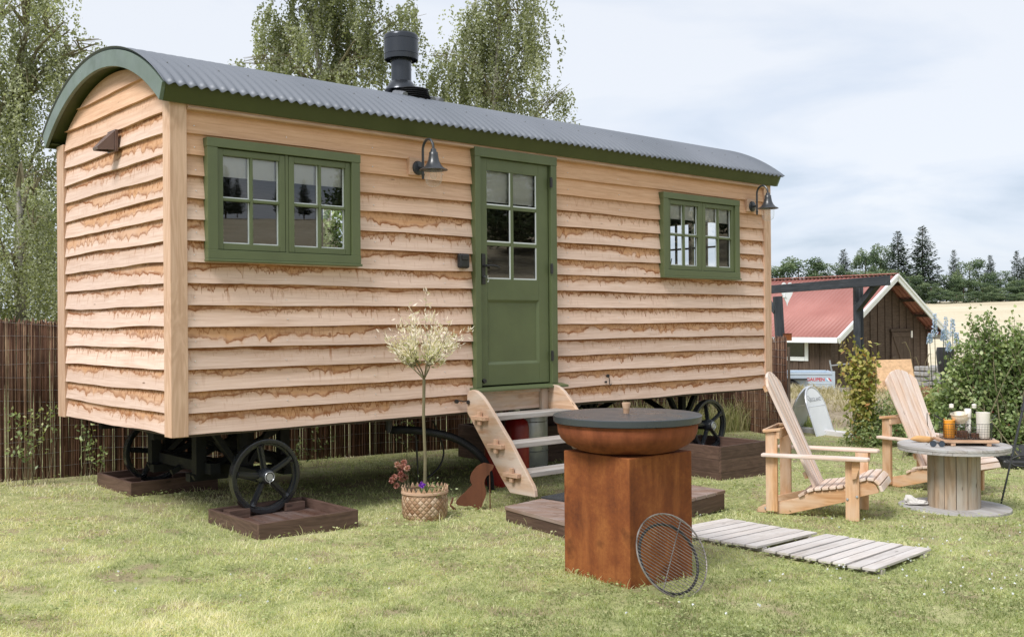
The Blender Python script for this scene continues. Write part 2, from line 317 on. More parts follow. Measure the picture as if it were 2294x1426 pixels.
def mats():
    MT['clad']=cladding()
    MT['oak']=wood('oak_post',(.47,.29,.19),(.69,.48,.35),.62,False,.8)
    MT['green']=paint('green_paint',(.103,.128,.058),.4)
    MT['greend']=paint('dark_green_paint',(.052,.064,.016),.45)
    MT['bargep']=paint('sky_sheen_green_paint',(.115,.155,.125),.32,.2)  # barge green with the sky sheen painted in as a bluish grey tone
    g=G('corrugated_steel'); o=g.co(); n=g.noise(g.mp(o,(1,.4,.4)),1.1,3,.5); MT['roof']=g.fin(g.ramp(n,[(.3,(.125,.14,.165)),(.7,(.165,.18,.21))]),.5,.2,None,.6)
    MT['blackm']=plain('black_steel',(.03,.033,.038),.33,.0,.6,.2)
    g=G('cast_iron_paint'); o=g.co(); MT['iron']=g.fin(g.ramp(g.noise(o,5,3),[(.3,(.012,.014,.017)),(.7,(.022,.025,.03))]),.2,0,g.bump(g.noise(o,45,4,.65),.35,.006),.6)
    MT['frame']=plain('black_frame_paint',(.010,.011,.012),.6,0,.25,.2)
    g=G('flue_steel'); o=g.co(); MT['flue']=g.fin((.045,.05,.06),g.rng(g.noise(o,6,3),.3,.7,.22,.32),.6,None,.6)
    MT['lead']=plain('lead_flashing',(.20,.21,.23),.45,.5,.5)
    MT['gsteel']=plain('used_grill_steel',(.26,.235,.215),.4,.6,.5,.5,14)
    MT['alu']=plain('aluminium',(.75,.77,.8),.35,.7,.5,.05)
    MT['bead_hl']=plain('bead_highlight_tint',(.66,.70,.72),.4,.2,.5,.04)  # pale tone of the strips that imitate light on the glazing beads
    MT['corten']=rust('corten_steel',(.105,.032,.014),(.205,.062,.020),(.30,.108,.033))
    MT['bowl']=rust('rusted_bowl',(.10,.032,.017),(.20,.058,.024),(.27,.085,.036),.8)
    MT['dogr']=rust('rust_plate',(.10,.04,.022),(.14,.055,.03),(.18,.07,.035))
    MT['lid']=plain('dark_lid',(.05,.058,.068),.30,0,.5,.12,3)
    MT['tray']=wood('dark_stained_wood',(.055,.026,.018),(.15,.082,.058),.6,True,1.,(.16,.12,.11))
    MT['tray2']=wood('brown_stained_wood',(.065,.038,.028),(.15,.092,.072),.6,True)
    MT['deck']=wood('worn_deck',(.17,.10,.07),(.36,.25,.20),.7,True,1.,(.30,.24,.22))
    MT['larch']=wood('larch_wood',(.42,.215,.095),(.68,.42,.235),.6,True,.7,(.62,.46,.34),(.40,.19,.08))
    MT['larchtop']=wood('weathered_larch',(.54,.38,.285),(.73,.56,.45),.65,True,.7,(.70,.62,.58))
    MT['steps']=wood('oak_steps',(.42,.26,.16),(.66,.47,.34),.68,True,.7,(.55,.47,.41),(.34,.17,.08))
    MT['tread']=wood('grey_oak_tread',(.25,.215,.19),(.44,.395,.355),.7,True,.7,(.42,.40,.385))
    MT['grey']=wood('grey_weathered',(.36,.32,.29),(.62,.57,.53),.75,True,.8,(.56,.545,.54))
    MT['spool']=wood('spool_stave',(.24,.17,.11),(.50,.37,.26),.72,True,.8,(.40,.37,.32))
    MT['spooltop']=wood('spool_disc',(.24,.215,.20),(.50,.47,.45),.75,False,1.,(.42,.42,.42))
    MT['mango']=wood('mango_board',(.34,.19,.11),(.60,.42,.29),.55,False,.7)
    MT['duck']=wood('silver_duckboard',(.40,.36,.33),(.68,.63,.60),.78,True,.8,(.58,.55,.535))
    MT['white']=plain('white_paint',(.80,.82,.84),.4,0,.5,.03)
    MT['ceramic']=plain('white_ceramic',(.80,.76,.70),.2,0,.5,.04)
    MT['blind']=plain('blind_fabric',(.92,.92,.90),.85,0,.2,.04)
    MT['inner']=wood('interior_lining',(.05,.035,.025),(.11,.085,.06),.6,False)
    MT['trailer']=plain('trailer_steel',(.50,.58,.66),.4,.3,.5,.06,2)
    MT['charred']=wood('black_pergola_wood',(.022,.026,.032),(.065,.072,.085),.6,True,.7)
    MT['shed']=wood('shed_board',(.055,.035,.025),(.125,.085,.065),.75,False,.6)
    g=G('red_roof_sheet'); o=g.co(); MT['redroof']=g.fin(g.ramp(g.noise(o,.9,5),[(.3,(.32,.125,.105)),(.7,(.41,.18,.155))]),.5,0,None,.4)
    MT['glass']=glassm('window_glass',(.96,.97,.97),2.05)
    g=G('lamp_glass'); tr=g.n('ShaderNodeBsdfTransparent'); pr=g.n('ShaderNodeBsdfPrincipled'); pr.inputs['Base Color'].default_value=(.75,.78,.8,1); pr.inputs['Roughness'].default_value=.12
    lw=g.n('ShaderNodeLayerWeight'); lw.inputs[0].default_value=.3; fm=g.n('ShaderNodeMixShader'); g.put(fm.inputs[0],g.math('MULTIPLY_ADD',g.math('POWER',lw.outputs['Facing'],2.2),.75,.06)); g.nt.links.new(tr.outputs[0],fm.inputs[1]); g.nt.links.new(pr.outputs[0],fm.inputs[2]); g.nt.links.new(fm.outputs[0],g.out.inputs[0]); MT['lampg']=g.m
    MT['clear']=glassm('clear_glass',(.985,.99,.99),1.22)
    MT['black']=plain('black_plastic',(.018,.018,.02),.4,0,.5,.1)
    MT['hose']=plain('black_hose',(.015,.015,.016),.45,0,.5,.1,30,.3)
    MT['redp']=plain('red_bottle',(.25,.012,.012),.35,0,.5,.08)
    MT['galv']=plain('galvanised',(.45,.47,.49),.35,.6,.5,.12)
    MT['bark']=plain('birch_bark',(.30,.28,.25),.8,0,.3,.6,5,.5)
    MT['barkd']=plain('dark_bark',(.12,.09,.07),.9,0,.2,.3,9,.6)
    MT['twig']=plain('twig',(.17,.15,.09),.8,0,.2,.2)
    MT['osb']=plain('chipboard',(.55,.36,.21),.8,0,.2,.22,16,.3)
    MT['stone']=plain('grey_stone',(.34,.33,.32),.9,0,.3,.25,6,.5)
    MT['concrete']=plain('pale_edging',(.60,.59,.60),.85,0,.3,.1,6,.3)
    MT['silver']=plain('brushed_silver',(.5,.52,.54),.3,.9,.5,.05)
    g=G('reed'); rn=g.attr(); c=g.ramp(rn,[(0,(.04,.02,.013)),(.4,(.115,.055,.034)),(.75,(.23,.125,.078)),(1,(.44,.31,.20))]); n=g.noise(g.mp(g.co(),(1,1,.5)),14,4)
    MT['reed']=g.fin(g.mix(g.rng(n,.35,.7,0,.55),c,(.035,.018,.012)),.75,0,None,.3)
    MT['birch']=foliage('birch_leaves',[(0,(.08,.095,.05)),(.35,(.235,.25,.16)),(.7,(.42,.435,.32)),(1,(.62,.63,.51))],.5,.5)
    MT['shrub']=foliage('shrub_leaves',[(0,(.05,.08,.025)),(.4,(.16,.225,.085)),(.75,(.33,.40,.17)),(1,(.55,.57,.29))],.32,.4)
    MT['vine']=foliage('vine_leaves',[(0,(.10,.15,.03)),(.45,(.34,.36,.09)),(.75,(.55,.46,.17)),(1,(.50,.20,.10))],.35,.5)
    MT['far']=foliage('far_broadleaf',[(0,(.035,.065,.035)),(.5,(.10,.15,.08)),(1,(.23,.28,.16))],.2,.8)
    MT['spruce']=foliage('spruce_needles',[(0,(.02,.036,.024)),(.5,(.055,.082,.052)),(1,(.13,.16,.10))],.1,.8)
    MT['grass']=foliage('lawn_blades',[(0,(.17,.20,.08)),(.30,(.41,.465,.22)),(.55,(.66,.665,.39)),(.8,(.83,.78,.57)),(1,(.88,.80,.68))],.45,.6)
    MT['tall']=foliage('tall_grass',[(0,(.12,.16,.05)),(.5,(.34,.36,.15)),(1,(.58,.50,.32))],.35,.6)
    MT['dry']=foliage('dry_grass',[(0,(.24,.20,.12)),(.5,(.46,.40,.26)),(1,(.64,.57,.42))],.3,.7)
    MT['willow']=foliage('white_willow_leaves',[(0,(.22,.27,.09)),(.30,(.46,.48,.24)),(.48,(.82,.77,.68)),(1,(.90,.80,.74))],.35,.5)
    MT['blue']=foliage('delphinium_petals',[(0,(.34,.44,.82)),(.5,(.52,.62,.90)),(1,(.76,.80,.95))],.35,.5)
    MT['pinkfl']=foliage('dry_pink_flower',[(0,(.26,.08,.07)),(.5,(.50,.24,.20)),(1,(.66,.46,.37))],.2,.6)
    MT['berry']=plain('berries',(.22,.02,.02),.3)
mats()
# ------------------------------------------------------------------ terrain
def ground():
    def axis(a,fine,b,step_f,far,n):
        t=list(np.arange(a,b+1e-6,step_f)); lo=[a-(far*((i/n)**2)) for i in range(n,0,-1)]; hi=[b+(far*((i/n)**2)) for i in range(1,n+1)]
        return lo+t+hi
    xs=axis(-10,0,16,.5,420,26); ys=axis(-6,0,26,.5,420,26)
    V=[];F=[]
    for y in ys:
        for x in xs: V.append((x,y,gz(x,y)))
    nx=len(xs)
    for j in range(len(ys)-1):
        for i in range(nx-1): F.append((j*nx+i,j*nx+i+1,(j+1)*nx+i+1,(j+1)*nx+i))
    g=G('lawn_soil'); o=g.co(); s=g.sep(o)
    n1=g.noise(o,.8,5,.6); n2=g.noise(o,14,5,.65); n3=g.noise(o,70,4,.7)
    t=g.math('ADD',g.math('MULTIPLY',n1,.4),g.math('ADD',g.math('MULTIPLY',n2,.35),g.math('MULTIPLY',n3,.25)))
    spots=g.rng(g.noise(o,3.1,4,.6),.50,.62,0,.8); lawn=g.mix(spots,g.ramp(t,[(.36,(.15,.18,.07)),(.5,(.34,.35,.16)),(.64,(.50,.45,.27))]),(.30,.235,.155))
    dry=g.ramp(t,[(.36,(.17,.135,.095)),(.5,(.34,.28,.20)),(.64,(.50,.44,.33))])
    nz=g.math('MULTIPLY_ADD',n1,2.4,-1.2)
    sx=g.rng(g.math('ADD',s[0],nz),3.9,4.5,0,1); sy=g.rng(g.math('ADD',s[1],g.math('MULTIPLY',nz,.15)),15.7,15.95,0,1); sy2=g.rng(g.math('ADD',s[1],nz),26,28,1,0)
    sx2=g.rng(g.math('ADD',s[0],nz),11.5,12.5,1,0)
    mk=g.math('MULTIPLY',g.math('MULTIPLY',sx,sy),g.math('MULTIPLY',sy2,sx2))
    col=g.mix(mk,lawn,dry)
    fin=g.fin(col,.95,0,g.bump(t,.6,.03),.15)
    me=bpy.data.meshes.new('ground'); me.from_pydata(V,[],F); me.polygons.foreach_set('use_smooth',[True]*len(F)); me.materials.append(fin)
    ob=bpy.data.objects.new('ground',me); COL.objects.link(ob); tagd(ob,kind='structure')
    # ripe grain field, a sheet above the ground on the far side and uphill on the right
    m=M(); 
    g=G('ripe_field'); o=g.co(); a=g.noise(g.mp(o,(1,1,1)),.06,6,.6); b=g.noise(o,2.5,5,.7); c=g.noise(g.mp(o,(.25,1.4,1),rot=(0,0,.5)),.35,4,.6)
    t=g.math('ADD',g.math('MULTIPLY',a,.45),g.math('ADD',g.math('MULTIPLY',b,.3),g.math('MULTIPLY',c,.25)))
    fm=g.fin(g.ramp(t,[(.36,(.44,.37,.25)),(.5,(.58,.51,.37)),(.64,(.68,.61,.47))]),.9,0,g.bump(b,.5,.1),.15)
    def sheet(a0,a1,rads):
        m=M(); na=40
        for r in rads:
            pass
        vs=[];fs=[]
        for r in rads:
            for k in range(na+1):
                a=rad(a0+(a1-a0)*k/na); x,y=r*math.cos(a),r*math.sin(a); vs.append((x,y,gz(x,y)+.12))
        for i in range(len(rads)-1):
            for k in range(na): fs.append((i*(na+1)+k,i*(na+1)+k+1,(i+1)*(na+1)+k+1,(i+1)*(na+1)+k))
        m.add(vs,fs); return m
    f1=sheet(-62,72,[36,38,41,45,50,56,64,74,86,95,110,130,150,168,172]).build('field',fm,None,True); tagd(f1,kind='structure')
ground()

# ------------------------------------------------------------------ hut
HL,HW=6.85,2.3165; CV=HW/2
def circ(v1,z1,sag): h=CV-v1; r=(h*h+sag*sag)/(2*sag); return r,z1+sag-r
RO,CZO=circ(-.10,2.345,.43); RI,CZI=circ(-.045,2.235,.42)
def zin(v): return CZI+math.sqrt(max(0,RI*RI-(v-CV)**2))
hut=thing('shepherd_hut',"timber shepherd's hut on cast iron wheels with curved corrugated roof and green door",'hut',hutp(0,0,0),HROT)
WINS=[(.237,1.470,1.198,2.029),(4.997,6.245,1.196,2.029)]; DOOR=(2.596,3.545,.2007,2.218)
def holed(m,s0,s1,z0,z1,holes,pos):
    us=sorted({s0,s1,*[h[0] for h in holes],*[h[1] for h in holes]}); zs=sorted({z0,z1,*[h[2] for h in holes],*[h[3] for h in holes]})
    for i in range(len(us)-1):
        for j in range(len(zs)-1):
            c=((us[i]+us[i+1])/2,(zs[j]+zs[j+1])/2)
            if any(h[0]<c[0]<h[1] and h[2]<c[1]<h[3] for h in holes): continue
            pos(us[i],us[i+1],zs[j],zs[j+1])
def boards(name,s0,s1,ks,P,holes,ztop=None,wav=.006,pal=0.,stains=None,seed=1):
    rr=random.Random(seed); V=[];F=[];UV=[];rn=[];sn=[];pl=[]
    pit=.1466
    for k in ks:
        zb=k*pit; zt=zb+pit; b=rr.random(); ph=rr.random()*50
        st=stains(k) if stains else 1.
        if k==14 and ztop is None: zt=2.24
        step=.10; n=int((s1-s0)/step)+1; edges=sorted({s0+(s1-s0)*i/n for i in range(n+1)}|{e for h in holes for e in(h[0],h[1]) if s0<e<s1})
        def lip(s): return zb+wav*(mnoise.noise(Vector((s*1.1,ph,0)))*2+mnoise.noise(Vector((s*4,ph,3)))*.6)+(0 if k else 0)
        def out(s,t): return .006-.030*t+.003*mnoise.noise(Vector((s*1.5,ph,7)))   # t 0 lip .. 1 top
        for i in range(len(edges)-1):
            a,c=edges[i],edges[i+1]; mid=(a+c)/2
            la,lc=lip(a),lip(c); ta=tc=zt+.03
            if ztop:
                ta=min(ta,ztop(a)); tc=min(tc,ztop(c))
                if ta<=la+.002 or tc<=lc+.002: continue
            rngs=[(0.,1.)]
            for h in holes:
                if h[0]<mid<h[1]:
                    A=(h[2]-zb)/(zt+.03-zb); B=(h[3]-zb)/(zt+.03-zb); new=[]
                    for x,y in rngs:
                        if A>x: new.append((x,min(y,A)))
                        if B<y: new.append((max(x,B),y))
                        if A>=y or B<=x: pass
                    rngs=[q for q in new if q[1]-q[0]>.01]
            for x,y in rngs:
                nb=len(V)
                def pt(s,l,t_,f,o2=0): z=l+(t_-l)*f; return P(s,z,out(s,f)+o2)
                V+= [pt(a,la,ta,x),pt(c,lc,tc,x),pt(c,lc,tc,y),pt(a,la,ta,y),pt(a,la,ta,x,-.030 if x==0 else -.012),pt(c,lc,tc,x,-.030 if x==0 else -.012)]
                F+= [(nb,nb+1,nb+2,nb+3),(nb+4,nb+5,nb+1,nb)]
                def tt(z): return 1-(z-zb)/pit
                z=[la+(ta-la)*x,lc+(tc-lc)*x,lc+(tc-lc)*y,la+(ta-la)*y]
                UV+=[(a,tt(z[0])),(c,tt(z[1])),(c,tt(z[2])),(a,tt(z[3])), (a,1.2),(c,1.2),(c,1.),(a,1.)]
                rn+=[b]*6; sn+=[st]*6; pl+=[pal*(1 if ztop is None else (.15 if k>13 else .55 if k>9 or k<3 else 1.))*(.8+.2*b)]*6
    me=bpy.data.meshes.new(name); me.from_pydata(V,[],F); u=me.uv_layers.new(name='UVMap'); u.data.foreach_set('uv',np.array(UV,dtype=np.float32).ravel())
    for nm,ar in(('rnd',rn),('stn',sn),('pal',pl)):
        at=me.attributes.new(nm,'FLOAT','POINT'); at.data.foreach_set('value',np.array(ar,dtype=np.float32))
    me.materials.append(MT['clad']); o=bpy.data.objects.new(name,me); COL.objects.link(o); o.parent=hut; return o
def hut_shell():
    gw=[(w[0]+.05,w[1]-.05,w[2]+.045,w[3]-.045) for w in WINS]; dh=(DOOR[0]+.05,DOOR[1]-.05,-.02,DOOR[3]-.05)
    stf=lambda k:(0.05 if k>=13 else .35 if k==12 else .7 if k==11 else 1.) 
    dclad=(DOOR[0]+.05,DOOR[1]-.05,.16,DOOR[3]-.05)
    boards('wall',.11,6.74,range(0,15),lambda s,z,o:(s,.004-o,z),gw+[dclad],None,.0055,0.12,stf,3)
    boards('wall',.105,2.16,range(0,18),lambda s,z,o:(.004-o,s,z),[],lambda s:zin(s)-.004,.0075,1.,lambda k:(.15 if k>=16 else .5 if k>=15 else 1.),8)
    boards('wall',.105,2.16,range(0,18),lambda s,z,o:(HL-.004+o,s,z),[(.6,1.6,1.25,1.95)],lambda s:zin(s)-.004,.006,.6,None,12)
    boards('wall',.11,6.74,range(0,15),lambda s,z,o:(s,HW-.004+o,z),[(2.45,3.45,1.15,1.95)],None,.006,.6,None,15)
    # inner lining that closes the room
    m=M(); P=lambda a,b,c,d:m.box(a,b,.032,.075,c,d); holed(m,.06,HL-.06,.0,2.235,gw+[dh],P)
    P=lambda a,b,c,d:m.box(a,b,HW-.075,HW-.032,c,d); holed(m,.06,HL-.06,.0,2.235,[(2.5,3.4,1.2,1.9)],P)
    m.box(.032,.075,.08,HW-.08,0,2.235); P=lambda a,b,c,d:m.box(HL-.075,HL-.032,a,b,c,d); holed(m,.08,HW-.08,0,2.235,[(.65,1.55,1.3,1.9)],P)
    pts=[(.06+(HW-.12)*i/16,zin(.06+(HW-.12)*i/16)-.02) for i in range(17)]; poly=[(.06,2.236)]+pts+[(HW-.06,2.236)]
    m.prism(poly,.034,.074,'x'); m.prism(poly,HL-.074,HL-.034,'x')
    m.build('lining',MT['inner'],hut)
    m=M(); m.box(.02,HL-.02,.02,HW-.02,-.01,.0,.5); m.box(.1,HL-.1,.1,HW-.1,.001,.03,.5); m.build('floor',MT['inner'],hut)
    posts=[((0,.11),(0,.105)),((0,.11),(HW-.155,HW)),((HL-.11,HL),(0,.105)),((HL-.11,HL),(HW-.155,HW))]
    for (a,b),(c,d) in posts:
        m=M(); m.box(a-(.012 if a==0 else 0),b+(.012 if a>0 else 0),c-(.012 if c==0 else 0),d+(.012 if c>0 else 0),-.012,2.258 if c==0 else 2.25); 
        # vertical grain: the long axis is z already
        m.build('corner_post',MT['oak'],hut,bev=.004)
    m=M(); m.box(.112,HL-.112,-.022,.03,2.205,2.238); m.tube([(.112,-.024,2.215),(HL-.112,-.024,2.215)],.012,8); m.build('trim_moulding',MT['oak'],hut)
    # roof
    m=M(); th0=math.asin((CV+.125)/RO); nu=int((HL+.2)/.075*8); na=36; u0=-.10
    vs=[]
    for j in range(na+1):
        th=-th0*1.0+2*th0*j/na
        for i in range(nu+1):
            u=u0+(HL+.2)*i/nu; r=RO+.012+.0115*math.cos(2*PI*(u-u0)/.075); vs.append((u,CV+r*math.sin(th),CZO+r*math.cos(th)))
    fs=[(j*(nu+1)+i,j*(nu+1)+i+1,(j+1)*(nu+1)+i+1,(j+1)*(nu+1)+i) for j in range(na) for i in range(nu)]
    m.add(vs,fs); roof=m.build('roof',MT['roof'],hut,True,solid=.002,auto=180)
    m=M()
    for th in(-th0*.74,0,th0*.74):
        for i in range(0,31):
            u=u0+.075*(1+3*i) if i else u0+.075*2
            if u>HL+.05: break
            r=RO+.0225
            c=Vector((u,CV+r*math.sin(th),CZO+r*math.cos(th))); d=Vector((0,math.sin(th),math.cos(th)))
            m.tube([c-d*.002,c+d*.002],[.009,.008],8); m.tube([c+d*.002,c+d*.007],[.0045,.004],6)
    tagd(m.build('roof_screws',MT['lead'],roof),kind='stuff')
    def arch(m,u0,u1,ri,czi,ro,czo,ti,to,n=40):
        vs=[];fs=[]
        for i in range(n+1):
            a=-ti+2*ti*i/n; b=-to+2*to*i/n
            for u in(u0,u1): vs+= [(u,CV+ri*math.sin(a),czi+ri*math.cos(a)),(u,CV+ro*math.sin(b),czo+ro*math.cos(b))]
        for i in range(n):
            k=i*4; fs+=[(k,k+4,k+5,k+1),(k+2,k+3,k+7,k+6),(k,k+2,k+6,k+4),(k+1,k+5,k+7,k+3)]
        fs+=[(0,1,3,2),(4*n,4*n+2,4*n+3,4*n+1)]
        m.add(vs,fs,None,.5)
    ti=math.asin((CV+.045)/RI); to=math.asin((CV+.098)/RO)
    for a,b in((-.095,-.067),(HL+.067,HL+.095)):
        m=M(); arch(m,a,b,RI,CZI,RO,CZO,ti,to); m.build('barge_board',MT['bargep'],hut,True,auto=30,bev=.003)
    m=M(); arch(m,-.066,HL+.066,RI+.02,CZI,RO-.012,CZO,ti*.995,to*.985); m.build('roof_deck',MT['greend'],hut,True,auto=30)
    for sgn in(1,-1):
        m=M(); f=lambda v:v if sgn==1 else HW-v
        poly=[(f(-.045),2.236),(f(-.030),2.236),(f(-.083),2.345),(f(-.1),2.347)]
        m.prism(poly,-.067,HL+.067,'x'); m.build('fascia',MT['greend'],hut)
    # dark void between wall head and fascia is closed by the soffit
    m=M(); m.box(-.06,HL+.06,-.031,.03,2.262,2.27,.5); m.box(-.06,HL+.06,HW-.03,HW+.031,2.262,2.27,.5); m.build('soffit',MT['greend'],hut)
hut_shell()
def nails():
    m=M(); rr=random.Random(4)
    for k in range(15):
        for u in(.17,.86,1.62,2.3,3.72,4.4,5.2,6.0,6.66):
            z=k*.1466+.05+rr.uniform(-.008,.008)
            if any(w[0]-.02<u<w[1]+.02 and w[2]-.02<z<w[3]+.02 for w in WINS): continue
            uu=u+rr.uniform(-.01,.01); o=-.001; m.tube([(uu,.008,z),(uu,-.001,z)],.0035,6)
    tagd(m.build('nails',MT['alu'],hut),kind='stuff')
nails()
def window(w,extra=False):
    u0,u1,z0,z1=w; m=M(); m.cm=0
    m.box(u0,u1,-.050,.03,z1-.062,z1); m.box(u0+.001,u1-.001,-.050,.03,z0,z0+.062)
    m.box(u0+.003,u0+.078,-.047,.03,z0+.062,z1-.062); m.box(u1-.078,u1-.003,-.047,.03,z0+.062,z1-.062)
    m.box(u0-.004,u1+.004,-.062,.0,z0-.018,z0-.001)
    win=m.build('window',MT['green'],hut,bev=.003)
    uc=(u0+u1)/2; zi0,zi1=z0+.064,z1-.064
    m=M(); m.box(uc-.012,uc+.012,-.028,.03,zi0,zi1); m.build('mullion',MT['green'],win,bev=.002)
    for a,b in((u0+.080,uc-.015),(uc+.015,u1-.080)):
        m=M(); r=.045; m.box(a,a+r,-.03,.02,zi0+.002,zi1-.003); m.box(b-r,b,-.03,.02,zi0+.002,zi1-.003)
        m.box(a+r,b-r,-.0295,.02,zi1-.003-r,zi1-.003); m.box(a+r,b-r,-.0295,.02,zi0+.002,zi0+.002+r)
        c=(a+b)/2; zc=(zi0+zi1)/2
        m.box(c-.011,c+.011,-.026,.0,zi0+r,zi1-r); m.box(a+r,c-.011,-.0255,.0,zc-.011,zc+.011); m.box(c+.011,b-r,-.0255,.0,zc-.011,zc+.011)
        m.build('sash',MT['green'],win,bev=.004)
        for p0,p1 in((a+r,c-.011),(c+.011,b-r)):
            for q0,q1 in((zi0+.002+r,zc-.011),(zc+.011,zi1-.003-r)):
                m=M(); m.add([(p0,.0,q0),(p1,.0,q0),(p1,.0,q1),(p0,.0,q1)],[(0,1,2,3)]); m.build('pane',MT['glass'],win)
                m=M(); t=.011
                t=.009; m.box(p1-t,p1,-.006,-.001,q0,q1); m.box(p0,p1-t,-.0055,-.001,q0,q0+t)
                # pale strips imitate light caught on the right and bottom glazing beads
                m.build('bead_highlight',MT['bead_hl'],win)
        m=M(); m.box(a+.02,b-.02,.024,.027,1.785,zi1-.005); m.box(a+.02,b-.02,.022,.030,1.776,1.7845); m.build('blind',MT['blind'],win)
    return win
W1=window(WINS[0]); W2=window(WINS[1])
m=M(); m.box(.94,.985,.10,.14,1.30,1.345); m.tube([(.962,.12,1.345),(.962,.12,1.37)],.006); m.build('diffuser',MT['ceramic'],W1)
def end_windows():
    for nm,f in (('end',lambda a,b,c,d,x0,x1:(x0,x1,a,b,c,d)),):
        m=M(); B=lambda a,b,c,d,x0=HL-.03,x1=HL+.03:m.box(x0,x1,a,b,c,d)
        B(.6,1.6,1.25,1.31);B(.6,1.6,1.9,1.96);B(.6,.66,1.31,1.9);B(1.54,1.6,1.31,1.9);B(1.08,1.12,1.31,1.9)
        B(.66,1.08,1.60,1.62,HL-.015,HL+.01);B(1.12,1.54,1.60,1.62,HL-.015,HL+.01);B(.86,.88,1.31,1.6,HL-.015,HL+.01);B(1.32,1.34,1.31,1.6,HL-.015,HL+.01);B(.86,.88,1.62,1.9,HL-.015,HL+.01);B(1.32,1.34,1.62,1.9,HL-.015,HL+.01)
        w=m.build('window',MT['green'],hut)
        m=M(); m.tube([(HL-.1,1.02,1.5),(HL-.11,1.03,1.44),(HL-.10,1.06,1.40),(HL-.1,1.08,1.41)],.006,6); m.tube([(HL-.1,1.32,1.5),(HL-.11,1.33,1.42),(HL-.10,1.36,1.40)],.006,6); m.build('latch',MT['iron'],w)
        m=M(); m.add([(HL,.66,1.31),(HL,1.54,1.31),(HL,1.54,1.9),(HL,.66,1.9)],[(0,1,2,3)]); m.build('pane',MT['clear'],w)
    m=M(); B=lambda a,b,c,d,x0=HW-.03,x1=HW+.03:m.box(a,b,x0,x1,c,d)
    B(2.45,3.45,1.15,1.21);B(2.45,3.45,1.9,1.96);B(2.45,2.51,1.21,1.9);B(3.39,3.45,1.21,1.9);B(2.93,2.97,1.21,1.9);B(2.51,2.93,1.5,1.52);B(2.97,3.39,1.5,1.52)
    w=m.build('window',MT['green'],hut)
    m=M(); m.add([(2.51,HW,1.21),(3.39,HW,1.21),(3.39,HW,1.9),(2.51,HW,1.9)],[(0,1,2,3)]); m.build('pane',MT['clear'],w)
end_windows()
def door():
    u0,u1,z0,z1=DOOR
    m=M(); m.box(u0,u1,-.045,.03,z1-.078,z1); m.box(u0+.003,u0+.062,-.042,.03,z0,z1-.078); m.box(u1-.075,u1-.003,-.042,.03,z0,z1-.078)
    m.build('door_frame',MT['green'],hut,bev=.003)
    m=M(); a,b,c,d=u0+.066,u1-.086,z0+.012,z1-.081
    pr=[(1.116,1.399),(1.430,1.713),(1.744,2.036)]; pc=[(2.750,3.018),(3.052,3.322)]; panel=(2.75,3.342,.388,.936)
    holes=[(x0,x1,q0,q1) for x0,x1 in pc for q0,q1 in pr]+[panel]
    leaf=[(a,2.75,c,d),(panel[1],b,c,d),(2.75,panel[1],c,.388),(2.75,panel[1],.936,1.116),(2.75,panel[1],2.036,d),(3.322,panel[1],1.116,2.036)]
    for x0,x1,q0,q1 in leaf: m.box(x0,x1,-.012 if x0!=2.75 else -.0115,.03,q0,q1)
    m.box(3.018,3.052,-.008,.01,1.116,2.036)
    for q0,q1 in((1.399,1.430),(1.713,1.744)): m.box(2.75,3.018,-.0075,.01,q0,q1); m.box(3.052,3.322,-.0075,.01,q0,q1)
    m.box(2.75,3.342,.006,.028,.388,.936)
    dr=m.build('door',MT['green'],hut,bev=.003)
    m=M(); A=.022
    p0,p1,q0,q1=panel
    m.add([(p0,-.011,q0),(p1,-.011,q0),(p1-A,.005,q0+A),(p0+A,.005,q0+A)],[(0,1,2,3)]); m.add([(p0,-.011,q1),(p0+A,.005,q1-A),(p1-A,.005,q1-A),(p1,-.011,q1)],[(0,1,2,3)])
    m.add([(p0,-.011,q0),(p0+A,.005,q0+A),(p0+A,.005,q1-A),(p0,-.011,q1)],[(0,1,2,3)]); m.add([(p1,-.011,q0),(p1,-.011,q1),(p1-A,.005,q1-A),(p1-A,.005,q0+A)],[(0,1,2,3)])
    m.build('panel_moulding',MT['green'],dr)
    for x0,x1 in pc:
        for q0,q1 in pr:
            m=M(); m.add([(x0,.0,q0),(x1,.0,q0),(x1,.0,q1),(x0,.0,q1)],[(0,1,2,3)]); m.build('pane',MT['glass'],dr)
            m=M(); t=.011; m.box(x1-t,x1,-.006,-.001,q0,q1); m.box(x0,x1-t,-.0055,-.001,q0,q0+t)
            m.build('bead_highlight',MT['bead_hl'],dr)  # highlight on right and bottom bead, put in as pale strips
    m=M(); vs=[];fs=[];n=24
    for i in range(n+1):
        z=1.775+(2.10-1.775)*i/n; 
        for k,u in enumerate((2.72,3.37)): vs.append((u,.036+.004*math.sin(i*1.05),z))
    for i in range(n): fs.append((2*i,2*i+1,2*i+3,2*i+2))
    m.add(vs,fs); m.build('blind',MT['blind'],dr,True)
    m=M(); m.box(2.683,2.722,-.024,-.012,1.068,1.326); m.tube([(2.70,-.024,1.222),(2.70,-.062,1.222)],.010,8); m.tube([(2.70,-.062,1.222),(2.74,-.07,1.226),(2.80,-.07,1.222),(2.842,-.066,1.212)],[.011,.010,.010,.008],8)
    m.build('handle',MT['black'],dr,True,bev=.002)
    m=M(); m.tube([(2.703,-.024,1.13),(2.703,-.045,1.13)],.007,8); m.box(2.698,2.708,-.075,-.045,1.118,1.142); m.tube([(2.705,-.07,1.12),(2.715,-.072,1.10),(2.705,-.07,1.085)],.004,6); m.build('key',MT['silver'],dr)
    for z in(1.988,1.22,.446):
        m=M(); m.tube([(3.466,-.048,z-.045),(3.466,-.048,z+.045)],.013,8); m.box(3.466,3.487,-.048,-.03,z-.035,z+.035); m.build('hinge',MT['black'],dr,bev=.001)
